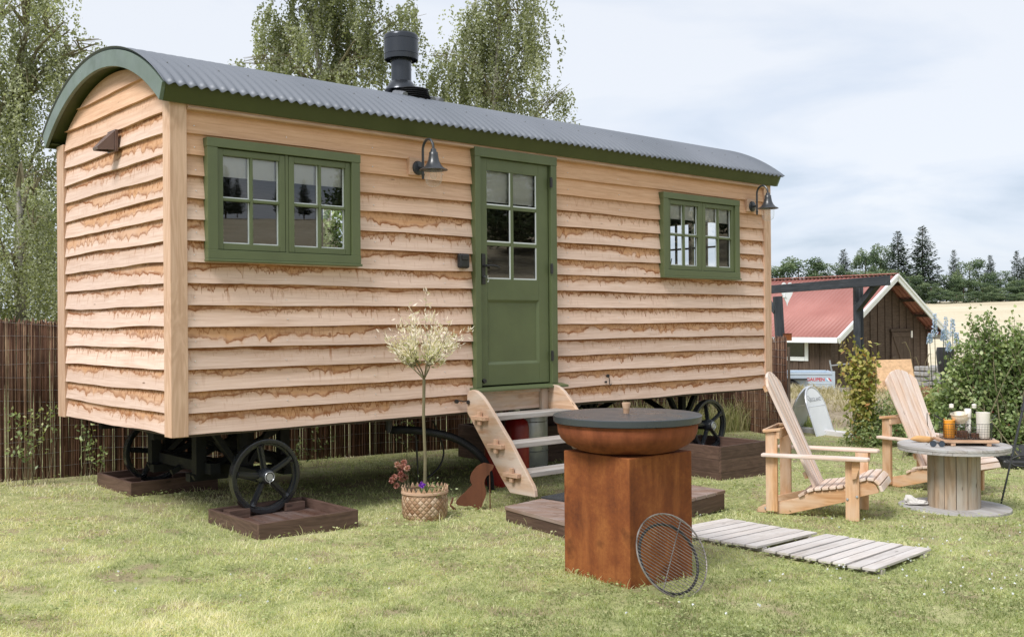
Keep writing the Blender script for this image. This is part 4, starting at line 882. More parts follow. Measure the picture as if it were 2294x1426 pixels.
# ------------------------------------------------------------------ spool table and what stands on it
TX,TY=3.69,8.555; TZ=gz(TX,TY)
def spool():
    t=thing('spool_table','weathered wooden cable spool used as a round table','table',(TX,TY,TZ),rad(20)); h=CAMZ-1.045-TZ
    def pdisc(m,r,z0,z1,n):
        w=2*r/n
        for k in range(n):
            a=-r+k*w+.0015;b=a+w-.003; A=math.acos(max(-1,min(1,a/r)));B=math.acos(max(-1,min(1,b/r)))
            up=[(r*math.cos(q),r*math.sin(q)) for q in np.linspace(A,B,7)]; poly=up+[(x,-y) for x,y in up[::-1]]
            poly=[p for i,p in enumerate(poly) if math.dist(p,poly[i-1])>1e-4]
            rn=R.random(); N=len(poly); o=R.random()*20; vs=[(x,y,z0) for x,y in poly]+[(x,y,z1) for x,y in poly]
            fs=[tuple(range(N)),tuple(range(2*N-1,N-1,-1))]+[(i,i+N,(i+1)%N+N,(i+1)%N) for i in range(N)]
            uvs=[[(vs[q][1]+o,vs[q][0]+vs[q][2]) for q in f] for f in fs]; m.add(vs,fs,uvs,rn)
    m=M(); pdisc(m,.44,-.02,.018,7); m.build('base_disc',MT['spooltop'],t,bev=.003)
    m=M(); n=14; r=.207
    for k in range(n):
        a0=2*PI*k/n+.012;a1=2*PI*(k+1)/n-.012; am=(a0+a1)/2
        pts=[(r*math.cos(a),r*math.sin(a)) for a in(a0,am,a1)]+[((r-.03)*math.cos(a),(r-.03)*math.sin(a)) for a in(a1,am,a0)]
        # prism with vertical grain
        rn=R.random(); o=R.random()*20; N=6; vs=[(x,y,.018) for x,y in pts]+[(x,y,h-.05) for x,y in pts]
        fs=[tuple(range(N)),tuple(range(2*N-1,N-1,-1))]+[(i,i+N,(i+1)%N+N,(i+1)%N) for i in range(N)]
        uvs=[[(0,0)]*N]*2
        for i in range(N): uvs.append([(.02+o,i*.05),(h+o,i*.05),(h+o,i*.05+.05),(.02+o,i*.05+.05)])
        m.add(vs,fs,uvs,rn)
    m.build('drum',MT['spool'],t)
    m=M(); pdisc(m,.443,h-.0245,h,8); m.build('top_disc',MT['spooltop'],t,bev=.004); m=M(); m.T=Matrix.Rotation(PI/2,4,'Z'); pdisc(m,.440,h-.05,h-.0255,7); m.build('under_disc',MT['spooltop'],t,bev=.003)
    m=M(); m.tube([(.21,-.02,h-.1),(.214,-.02,h-.1)],.012,10); m.build('bolt_hole',MT['black'],t)
    return TZ+h
TT=spool()
def onboard():
    bx,by=3.775,8.52; zb=TT+.001; 
    t=thing('serving_board','small mango wood board on two feet on the spool table','board',(bx,by,zb),rad(-8))
    m=M(); m.box(-.225,.225,-.14,.14,.026,.048); m.build('board_top',MT['mango'],t,bev=.004)
    for x in(-.15,.13):
        m=M(); m.box(x,x+.035,-.135,.135,0,.026); m.build('foot',MT['mango'],t,bev=.003)
    z=zb+.049; c,s=math.cos(rad(-8)),math.sin(rad(-8)); P=lambda x,y:(bx+x*c-y*s,by+x*s+y*c,z)
    # wire basket, rounded rectangle
    k=thing('wire_basket','black wire basket holding jars and bottles on the board','basket',P(0,0),rad(-8))
    def rr(hx,hy,r,z,n=5): 
        o=[]
        for cx,cy,a in((hx-r,hy-r,0),(-hx+r,hy-r,90),(-hx+r,-hy+r,180),(hx-r,-hy+r,270)):
            for i in range(n+1): q=rad(a+90*i/n); o.append((cx+r*math.cos(q),cy+r*math.sin(q),z))
        return o+[o[0]]
    m=M(); H=.125
    for i in range(7): zz=.004+H*i/6; f=1+.03*i/6; m.tube(rr(.19*f,.105*f,.05,zz),.0022 if i in(0,6) else .0011,5)
    ring=rr(.19,.105,.05,0,4); tot=0
    per=[Vector(p) for p in ring]; 
    for a,b in zip(per[:-1],per[1:]):
        nn=max(1,int((b-a).length/.021))
        for i in range(nn): p=a.lerp(b,i/nn); m.tube([(p.x,p.y,.004),(p.x*1.03,p.y*1.03,.004+H)],.0011,4)
    for x in np.linspace(-.16,.16,12): m.tube([(x,-.1,.004),(x,.1,.004)],.0011,4)
    m.build('cage',MT['black'],k)
    for sx in(-1,1):
        m=M(); m.tube([(sx*(.195+.045*math.sin(q)),.045*math.cos(q),H+.035+.04*-math.cos(q)*0+.035*math.sin(q)) for q in np.linspace(-.3,PI+.3,14)],.0035,6); m.build('handle',MT['black'],k)
    # things in the basket
    def jar(name,lab,cat,x,y,prof,mat,fill=None,fm=None,extra=None,zo=.0):
        p=P(x,y); o=thing(name,lab,cat,(p[0],p[1],p[2]+.006+zo)); m=M(); m.lathe(prof,28,cap=False); m.build('glass_body' if mat=='clear' else 'body',MT[mat],o,True,auto=60)
        if fill: m=M(); m.lathe(fill,24); m.build('contents',fm,o,True,auto=60)
        if extra: extra(o)
        return o
    oj=plain('orange_juice',(.85,.36,.03),.4); choc=plain('dark_granola',(.10,.045,.025),.8,0,.3,.6,60,.6); milk=plain('milk',(.82,.80,.74),.4); jam=plain('red_jam',(.35,.02,.02),.3)
    def lidf(r,z,mat): 
        def f(o): m=M(); m.lathe([(.0,z),(r,z),(r,z+.012),(.0,z+.014)],20); m.build('lid',MT[mat],o)
        return f
    jar('juice_jar','glass jar of orange juice at the left end of the wire basket','jar',-.135,-.02,[(.045,.0),(.048,.01),(.048,.15),(.043,.16)],'clear',[(.0,.003),(.045,.003),(.045,.148),(.0,.148)],oj)
    def clip(o):
        m=M(); m.lathe([(.0,.118),(.045,.118),(.05,.112),(.05,.106),(.0,.106)],20); m.build('lid',MT['clear'],o); m=M(); m.tube([(.046*math.cos(a),.046*math.sin(a),.1) for a in np.linspace(0,2*PI,24)],.002,5); m.build('clip_wire',MT['galv'],o)
    jar('storage_jar','wide clip-top glass jar of dark granola in the wire basket','jar',-.035,-.035,[(.02,.0),(.046,.004),(.056,.03),(.054,.07),(.040,.095),(.046,.105)],'clear',[(.0,.004),(.044,.006),(.053,.03),(.05,.06),(.0,.068)],choc,clip)
    jar('storage_jar','small clip-top jar of dark granola in the middle of the wire basket','jar',.062,-.045,[(.02,.0),(.036,.003),(.04,.02),(.038,.06),(.03,.075),(.033,.08)],'clear',[(.0,.004),(.034,.006),(.037,.02),(.036,.042),(.0,.045)],choc,lidf(.034,.08,'clear'))
    jar('enamel_mug','tall white enamel mug at the right end of the wire basket','mug',.135,-.015,[(.0,.0),(.045,.0),(.05,.01),(.054,.205),(.056,.212),(.052,.21),(.048,.02)],'ceramic')
    for x,y,zo,lab in((-.04,.012,.120,'cream stoneware bowl resting on the basket jars, lower of the two'),(-.035,.04,.145,'cream stoneware bowl tilted on top of the other bowl')):
        p=P(x,y); o=M(); o.lathe([(.0,.0),(.025,.0),(.03,.004),(.055,.025),(.068,.055),(.070,.062),(.066,.060),(.052,.028),(.0,.008)],32,cap=False); ob=o.build('bowl',plain('stoneware'+str(zo),(.74,.64,.50),.35,0,.5,.15),None,True,auto=60); ob.location=(p[0],p[1],p[2]+zo); tagd(ob,lab,'bowl',None)
        if zo>.13: ob.rotation_euler=(rad(8),rad(-8),0)
    bp=[(.0,.0),(.036,.0),(.038,.005),(.038,.13),(.034,.16),(.022,.19),(.014,.215),(.013,.245),(.016,.248),(.016,.255),(.0,.256)]
    def label(o): m=M(); m.lathe([(.017,.245),(.018,.25),(.018,.275),(.0,.28)],16,cap=False); m.build('stopper',MT['ceramic'],o)
    jar('swing_bottle','clear swing-top bottle behind the orange juice','bottle',-.095,.055,bp,'clear',None,None,label)
    jar('swing_bottle','clear wide-shouldered swing-top bottle beside the white mug','bottle',.085,.05,[(a*1.15,b*1.03) for a,b in bp],'clear',None,None,label)
    jar('pepper_mill','slim clear grinder with a white cap between the bowls and the mug','grinder',.03,.035,[(.0,.0),(.024,.0),(.024,.15),(.020,.155),(.022,.16),(.027,.165),(.027,.235),(.022,.24),(.0,.24)],'ceramic')
    jar('jam_jar','small glass jar of red jam at the right edge of the basket','jar',.17,.04,[(.02,.0),(.026,.003),(.026,.09)],'clear',[(.0,.004),(.024,.004),(.024,.06),(.0,.06)],jam,lidf(.028,.088,'ceramic'))
    p=P(-.245,.03); o=thing('wine_glass','tall clear stemmed glass left of the wire basket','glass',(p[0]+.01,p[1]+.08,TT+.001)); m=M(); m.lathe([(.0,.0),(.034,.0),(.03,.004),(.006,.01),(.005,.10),(.014,.115),(.03,.15),(.034,.19),(.033,.25)],24,cap=False); m.build('bowl',MT['clear'],o,True,auto=60)
    m=M(); rr_=[.004,.018,.026,.028,.028,.026,.018,.004]; m.tube([(-.11+.22*i/7,0,.028+.004*math.sin(i)) for i in range(8)],rr_,14); o=m.build('bread_roll',plain('bread_crust',(.62,.36,.15),.7,0,.3,.25,10),None,True,auto=180); q=Vector((3.49,8.70,TT)); o.location=q; o.rotation_euler=(0,0,rad(6)); tagd(o,'golden bread baguette lying on the table left of the basket','bread')
    # sunglasses
    t=thing('sunglasses','round dark sunglasses lying folded at the left of the table top','sunglasses',(3.475,8.36,TT+.001),rad(-6))
    lens=plain('dark_lens',(.02,.03,.045),.08,0,.8,.05)
    for sx in(-1,1):
        m=M(); m.T=Matrix.Translation((sx*.034,0,.026))@Matrix.Rotation(rad(78),4,'X'); m.lathe([(.0,.001),(.024,.0005),(.0245,-.001),(.0,-.001)],28); m.build('lens',lens,t,True)
        m=M(); m.tube([(sx*.034+.0255*math.cos(a),-.0255*math.sin(a)*math.cos(rad(78)),.026+.0255*math.sin(a)) for a in np.linspace(0,2*PI,28)],.0013,5); m.tube([(sx*.06,0,.036),(sx*.063,.01,.034),(sx*.058,.12,.006)],.0015,5); m.build('rim',MT['black'],t,True)
    m=M(); m.tube([(-.010,0,.036),(0,0,.039),(.010,0,.036)],.0014,5); m.build('bridge',MT['black'],t)
    # crumpled white cloth on the base disc
    m=bmesh.new(); bmesh.ops.create_icosphere(m,subdivisions=4,radius=1)
    for v in m.verts:
        p=v.co.copy(); n=mnoise.noise(p*1.6+Vector((3,1,0)))*.5+mnoise.noise(p*4)*.22
        f=1+n; x=p.x*.095*f; hgt=(.035+.045*math.exp(-((p.x+.6)/.35)**2)); v.co=Vector((x+(.02*p.z if p.x<0 else 0),p.y*.038*f,max(-.001,(p.z*.6+.4)*hgt*f)))
    me=bpy.data.meshes.new('cloth'); m.to_mesh(me); m.free(); me.polygons.foreach_set('use_smooth',[True]*len(me.polygons)); me.materials.append(plain('white_cloth',(.62,.60,.58),.9,0,.2,.08))
    o=bpy.data.objects.new('crumpled_cloth',me); COL.objects.link(o); q=grd(2045,1128,.02); o.location=(q.x+.03,q.y,gz(q.x,q.y)+.018); o.rotation_euler=(0,0,rad(-15)); tagd(o,'crumpled white cloth on the base disc of the spool table','cloth')
onboard()
def tripodbag():
    f=Vector((4.225,8.851)); ap=Vector((4.56,8.92)); zg=gz(f.x,f.y); t=thing('camera_tripod','black camera tripod standing at the right edge of the lawn','tripod',(ap.x,ap.y,gz(ap.x,ap.y)))
    A=Vector((0,0,1.25))
    for k,(dx,dy) in enumerate(((f.x-ap.x,f.y-ap.y),(.30,-.25),(.12,.34))):
        b=Vector((dx,dy,gz(ap.x+dx,ap.y+dy)-gz(ap.x,ap.y))); m=M(); m.tube([A+Vector((dx*.06,dy*.06,0)),A.lerp(b,.33)],.014,10); m.tube([A.lerp(b,.31),A.lerp(b,.36)],.018,10); m.tube([A.lerp(b,.33),A.lerp(b,.66)],.011,10); m.tube([A.lerp(b,.645),A.lerp(b,.675)],.016,10); m.tube([A.lerp(b,.66),A.lerp(b,.985)],.008,10); m.tube([A.lerp(b,.97),b],[.01,.006],8); m.build('leg',MT['blackm'],t,True)
    m=M(); m.tube([A-Vector((0,0,.12)),A+Vector((0,0,.12))],.014,10); m.lathe([(.03,1.2),(.035,1.22),(.035,1.26),(.02,1.28)],16); m.build('centre_column',MT['blackm'],t,True); m=M(); m.box(-.03,.03,-.035,.035,1.37,1.44); m.build('head',MT['black'],t,bev=.008)
    q=grd(2290,1048); t=thing('camera_bag','open black bag lying on the grass in front of the shrub','bag',(q.x,q.y,gz(q.x,q.y)),rad(-12))
    m=M(); m.box(-.24,.24,-.15,.15,.0,.11); m.build('body',MT['black'],t,bev=.03); m=M(); m.T=Matrix.Translation((-.02,.10,.10))@Matrix.Rotation(rad(62),4,'X'); m.box(-.23,.22,-.01,.16,0,.03); m.build('flap',MT['black'],t,bev=.012)
    m=M(); m.tube([(-.15,-.1,.11),(-.05,-.12,.16),(.08,-.12,.15),(.16,-.1,.11)],.012,8); m.tube([(-.2,-.13,.11),(-.12,-.16,.05),(-.02,-.17,.04),(.1,-.165,.06)],.01,8); m.build('strap',MT['black'],t,True)
tripodbag()
# ------------------------------------------------------------------ planter and little plants
def planter():
    bx,by=-.66,7.60; zb=gz(bx,by); t=thing('woven_basket','woven birch-bark basket with a zigzag rim in front of the hut','basket',(bx,by,zb))
    g=G('birch_bark_weave'); uv=g.mp(g.co('UV'),(1,1,1)); s=g.sep(uv); k=22.
    a=g.math('MULTIPLY',g.math('ADD',s[0],s[1]),k); b=g.math('MULTIPLY',g.math('SUBTRACT',s[0],s[1]),k)
    fa,fb=g.math('FLOOR',a),g.math('FLOOR',b); wn=g.n('ShaderNodeTexWhiteNoise'); wn.noise_dimensions='2D'; g.put(wn.inputs['Vector'],g.comb(fa,fb))
    ra,rb=g.math('FRACT',a),g.math('FRACT',b); ea=g.math('MINIMUM',ra,g.math('SUBTRACT',1,ra)); eb=g.math('MINIMUM',rb,g.math('SUBTRACT',1,rb)); e=g.math('MINIMUM',ea,eb)
    col=g.ramp(wn.outputs[0],[(0,(.28,.155,.085)),(.5,(.44,.29,.18)),(1,(.60,.46,.34))]); col=g.mix(g.rng(e,0,.10,.85,0),col,(.06,.03,.015))
    col=g.mix(g.rng(g.noise(g.co(),12,4),.4,.7,0,.35),col,(.22,.12,.06))
    wm=g.fin(col,.6,0,g.bump(g.rng(e,0,.35,0,1,True),.8,.006),.4)
    m=M(); r=.172; m.lathe([(.155,.0),(r-.002,.04),(r,.12),(r-.004,.185),(r-.012,.19),(r-.016,.04),(.0,.03)],64,cap=False); m.build('body',wm,t,True,auto=60)
    m=M(); m.lathe([(r-.004,.186),(r+.005,.19),(r+.005,.206),(r-.004,.21)],64,cap=False); m.build('rim_band',MT['oak'],t,True)
    m=M(); n=27
    for i in range(n):
        a0,a1=2*PI*i/n,2*PI*(i+1)/n; am=(a0+a1)/2
        P=lambda a,z,rr:(rr*math.cos(a),rr*math.sin(a),z)
        m.add([P(a0,.205,r),P(a1,.205,r),P(am,.242+.004*math.sin(i*7),r+.003),P(a0,.205,r-.005),P(a1,.205,r-.005),P(am,.242,r-.003)],[(0,1,2),(5,4,3),(0,2,5,3),(2,1,4,5)],None,R.random())
    m.build('zigzag_rim',MT['mango'],t)
    m=M(); m.lathe([(.0,.15),(.12,.16),(.16,.14)],24,cap=False); m.build('soil',plain('potting_soil',(.045,.03,.02),.95,0,.1,.4,30,.8),t)
    # standard willow with a stem and a white-green head
    w=thing('willow_tree','slim-stemmed willow standard with a white and green head in the bark basket','tree',(bx,by,zb+.14))
    m=M(); m.tube([(.0,0,0),(.006,.0,.3),(-.004,0,.6),(.002,0,.89)],[.014,.012,.011,.012],8); m.build('trunk',MT['twig'],w,True)
    rr=random.Random(5); m=M(); tips=[]
    f0=Vector((.002,0,.89))
    prim=[]
    for i in range(6):
        a=2*PI*i/6+rr.uniform(-.4,.4); el=rr.uniform(.7,1.35); d=Vector((math.cos(a)*math.cos(el),math.sin(a)*math.cos(el),math.sin(el))); q1=f0+d*rr.uniform(.08,.16)+Vector((0,0,.01)); m.tube([f0,f0.lerp(q1,.5)+Vector((rr.gauss(0,.006),rr.gauss(0,.006),0)),q1],[.0065,.0055,.0042],5); prim.append((q1,a))
    for i in range(58):
        a=rr.uniform(0,2*PI); el=rr.uniform(.30,1.35); L=rr.uniform(.20,.46) if i>8 else rr.uniform(.48,.70)
        if i<=5: el=rr.uniform(1.15,1.5)
        d=Vector((math.cos(a)*math.cos(el),math.sin(a)*math.cos(el),math.sin(el))); d2=(d+Vector((rr.uniform(-.3,.3),rr.uniform(-.3,.3),.35))).normalized()
        s0=min(prim,key=lambda q:abs(math.atan2(math.sin(q[1]-a),math.cos(q[1]-a)))+rr.uniform(0,.9))[0] if i>8 else rr.choice(prim)[0]; L*=.78
        p1=s0+d*L*.5; p2=p1+d2*L*.5; m.tube([s0,p1,p2],[.0032,.002,.001],4); tips.append((s0,p1,p2,L))
    m.build('branches',MT['twig'],w,True)
    P=[];D=[];Nn=[];Sz=[];Rn=[]
    for f,p1,p2,L in tips:
        for k in range(34):
            t_=rr.uniform(.12,1.0)**.8; q=f.lerp(p1,t_*2) if t_<.5 else p1.lerp(p2,t_*2-1)
            q=q+Vector([rr.gauss(0,.018) for _ in range(3)]); d=((p2-p1).normalized()*.9+Vector([rr.gauss(0,.6) for _ in range(3)])).normalized()
            P.append(q);D.append(d);Nn.append([rr.gauss(0,1) for _ in range(3)]);Sz.append(rr.uniform(.028,.052)); hh=(q.z-.95)/.5
            Rn.append(min(1,max(0,rr.gauss(.44+.62*hh+.25*(t_-.5)+ (.25 if t_>.85 else 0),.2))))
    V,F=leafcards(np.array(P,dtype=float),np.array(D,dtype=float),np.array(Nn),np.array(Sz),.30); fast('crown',V,F,np.repeat(Rn,4),MT['willow'],w)
    # dried pink flowers and a small violet plant in the basket
    w=thing('dried_flowers','dried dusty pink flower heads leaning out of the bark basket','flowers',(bx-.10,by-.02,zb+.15))
    m=M(); heads=[]
    for i,(px,py) in enumerate(((878,1075),(890,1040),(897,1050),(905,1035),(912,1048),(888,1087),(900,1072),(908,1068),(898,1062),(904,1044),(884,1068))):
        p=atY(px,py,7.52+.02*(i%4)); q=p-Vector((bx-.10,by-.02,zb+.15)); m.tube([(0,0,0),(q.x*.5,q.y*.5,q.z*.55),q],[.0025,.002,.0015],4); heads.append(q)
    m.build('stalks',MT['twig'],w); V=[];F=[];Rn=[];rr=random.Random(3); Ps=[];Ds=[];Ns=[]
    for q in heads:
        c=rr.uniform(.1,.9)
        for k in range(70):
            d=Vector([rr.gauss(0,1) for _ in range(3)]).normalized(); Ps.append(q+d*.006);Ds.append(d);Ns.append([rr.gauss(0,1) for _ in range(3)]); Rn.append(min(1,max(0,c+rr.gauss(0,.2))))
    V,F=leafcards(np.array(Ps,dtype=float),np.array(Ds,dtype=float),np.array(Ns),np.full(len(Ps),.021),.8); fast('heads',V,F,np.repeat(Rn,4),MT['pinkfl'],w)
    w=thing('violet_plant','small leafy plant with a violet flower at the foot of the willow stem','plant',(bx+.04,by-.05,zb+.15)); Ps=[];Ds=[];Ns=[];Rn=[];Sz=[]
    for k in range(520):
        p=Vector((rr.gauss(0,.05),rr.gauss(0,.045),abs(rr.gauss(0,.05)))); Ps.append(p);Ds.append((Vector((p.x,p.y,.06))+Vector([rr.gauss(0,.04) for _ in range(3)])).normalized());Ns.append([rr.gauss(0,1) for _ in range(3)]);Rn.append(rr.uniform(.1,.75));Sz.append(rr.uniform(.015,.03))
    V,F=leafcards(np.array(Ps,dtype=float),np.array(Ds,dtype=float),np.array(Ns),np.array(Sz),.4); fast('leaves',V,F,np.repeat(Rn,4),MT['shrub'],w)
    vio=plain('violet_petal',(.25,.05,.52),.6); Ps=[];Ds=[];Ns=[]
    for c in((-.05,-.06,.125),(-.035,-.06,.112),(-.062,-.06,.108),(-.045,-.065,.10)):
        for k in range(26): d=Vector([rr.gauss(0,1) for _ in range(3)]).normalized(); Ps.append(Vector(c));Ds.append(d);Ns.append([rr.gauss(0,1) for _ in range(3)])
    V,F=leafcards(np.array(Ps,dtype=float),np.array(Ds,dtype=float),np.array(Ns),np.full(len(Ps),.016),.6); fast('petals',V,F,np.zeros(len(V)),vio,w)
planter()
# ------------------------------------------------------------------ reed fence
def reeds(name,A,B,label,h=1.41,seed=1):
    A=Vector(A);B=Vector(B);d=B-A;L=d.length;d.normalize();n_=Vector((-d.y,d.x)); zg=gz(A.x,A.y); t=thing(name,label,'fence',(A.x,A.y,zg),0,'reed screen fence')
    r=np.random.default_rng(seed); N=int(L/.0027); s=np.sort(r.uniform(0,L,N)); off=r.normal(0,.007,N)+.02*np.sin(s*1.7); rad_=r.uniform(.0028,.0056,N); top=h+r.normal(0,.016,N)+.02*np.sin(s*.9)
    kx=r.normal(0,.008,N); rn=np.clip(.46+r.normal(0,.25,N)+.15*np.sin(s*2.3),0,1)
    gx=A.x+d.x*s;gy=A.y+d.y*s; g0=np.array([gz(x,y) for x,y in zip(gx,gy)])-zg
    V=np.zeros((N,3,4,3)); 
    for j,f in enumerate((0,.5,1)):
        for k in range(4):
            a=k*PI/2+.4; ox=np.cos(a)*rad_;oy=np.sin(a)*rad_; b=off+ (kx*math.sin(f*PI)); ss=s+kx*f*1.2
            V[:,j,k,0]=gx-A.x+d.x*(ss-s)+n_.x*b+ox; V[:,j,k,1]=gy-A.y+d.y*(ss-s)+n_.y*b+oy; V[:,j,k,2]=g0-.03+f*(top+.03)
    idx=np.arange(N)[:,None]*12; F=[]
    for j in(0,1):
        for k in range(4): F.append(np.stack([idx[:,0]+j*4+k,idx[:,0]+j*4+(k+1)%4,idx[:,0]+(j+1)*4+(k+1)%4,idx[:,0]+(j+1)*4+k],1))
    F.append(np.stack([idx[:,0]+8+k for k in range(4)],1)); fast('reed_screen',V.reshape(-1,3),np.concatenate(F),np.repeat(rn,12),MT['reed'],t)
    m=M()
    for z in np.arange(.12,1.40,.115):
        pts=[]; n=int(L/.16)
        for i in range(n+1):
            q=A+d*(L*i/n); o=-.014+.02*math.sin(L*i/n*1.7); pts.append((q.x-A.x+n_.x*o,q.y-A.y+n_.y*o,gz(q.x,q.y)-zg+z+.014*math.sin(i*.7+z*9)))
        m.tube(pts,.0016,4)
    m.build('binding_wire',MT['galv'],t)
    m=M(); n=int(L/2)+1
    for i in range(n+1):
        q=A+d*(L*i/n); o=.05; zz=gz(q.x,q.y)-zg; m.tube([(q.x-A.x+n_.x*o,q.y-A.y+n_.y*o,zz-.05),(q.x-A.x+n_.x*o,q.y-A.y+n_.y*o,zz+1.3)],.02,8)
    m.build('posts',MT['barkd'],t); return t
def xy(u,v): p=hutp(u,v); return (p.x,p.y)
reeds('reed_fence',xy(-3.6,3.02),xy(10.45,3.15),'brown reed screen fence running behind the hut')
reeds('reed_fence',xy(10.42,3.12),xy(9.75,1.75),'short brown reed screen panel between the hut corner and the black post',seed=5)
# ------------------------------------------------------------------ pergola
def pergola():
    L=Vector((4.12,15.5));Rr=Vector((4.83,14.1)); zl,zr=gz(*L),gz(*Rr); t=thing('pergola','black timber pergola frame with braces beside the hut','pergola',(L.x,L.y,zl))
    P=lambda p:Vector(p)-Vector((L.x,L.y,zl)); dr=(Rr-L).normalized()
    zb=CAMZ+.46; ze=CAMZ+.52; e=atY(1990,628,13.2); s=atY(1640,655,17.0)
    m=M(); m.beam(P((s.x,s.y,s.z)),P((e.x,e.y,e.z)),.07,.125); m.build('beam',MT['charred'],t,bev=.004)
    a=atY(1742,668,15.5);b=atY(1760,985,15.5)
    m=M(); a0=P((a.x,15.5,a.z+.03)); b0=P((b.x,15.5,zl-.05)); m.beam(b0,a0,.12,.12,up=(0,1,0)); m.build('post',MT['charred'],t,bev=.004)
    for dx,dy in((0,0),(.075,.10)):
        m=M(); c=atY(1919,640,14.1); m.beam(P((c.x+dx,c.y+dy,zr-.05)),P((c.x+dx,c.y+dy,c.z)),.075,.09,up=(0,1,0)); m.build('post',MT['charred'],t,bev=.004)
    p=atY(1922,690,14.0);q=atY(1968,632,13.45); m=M(); m.beam(P(p),P(q),.07,.09); m.build('brace',MT['charred'],t,bev=.003)
    p=atY(1738,698,15.5);q=atY(1706,655,16.0); m=M(); m.beam(P(p),P(q),.06,.08); m.build('brace',MT['charred'],t,bev=.003)
    c=atY(1763,654,16.5); h=thing('heart_sign','tall white heart-shaped board hanging behind the pergola post','sign',tuple(c),rad(10))
    w=.105; pts=[]
    for i in range(40):
        a=2*PI*i/40; x=16*math.sin(a)**3; y=13*math.cos(a)-5*math.cos(2*a)-2*math.cos(3*a)-math.cos(4*a); pts.append((x/16*w,(y/16)*.21))
    m=M(); m.prism(pts,-.01,.01,'y'); m.build('board',MT['white'],h,bev=.003)
    m=M(); m.tube([(-.035,-.012,.01),(-.045,-.02,-.05),(-.02,-.02,-.09)],.006,6); m.tube([(-.10,-.02,-.08),(-.04,-.02,-.08)],.006,6); m.build('hook',MT['white'],h)
    c=atY(1764,755,15.32); b=thing('post_lantern','small square rusty box fixed to the leaning black post','lantern box',tuple(c),rad(8)); m=M(); m.box(-.05,.05,-.05,.05,-.05,.05); m.build('body',MT['corten'],b,bev=.004); m=M(); m.box(-.055,.055,-.055,.055,.05,.058); m.build('cap',MT['dogr'],b)
pergola()
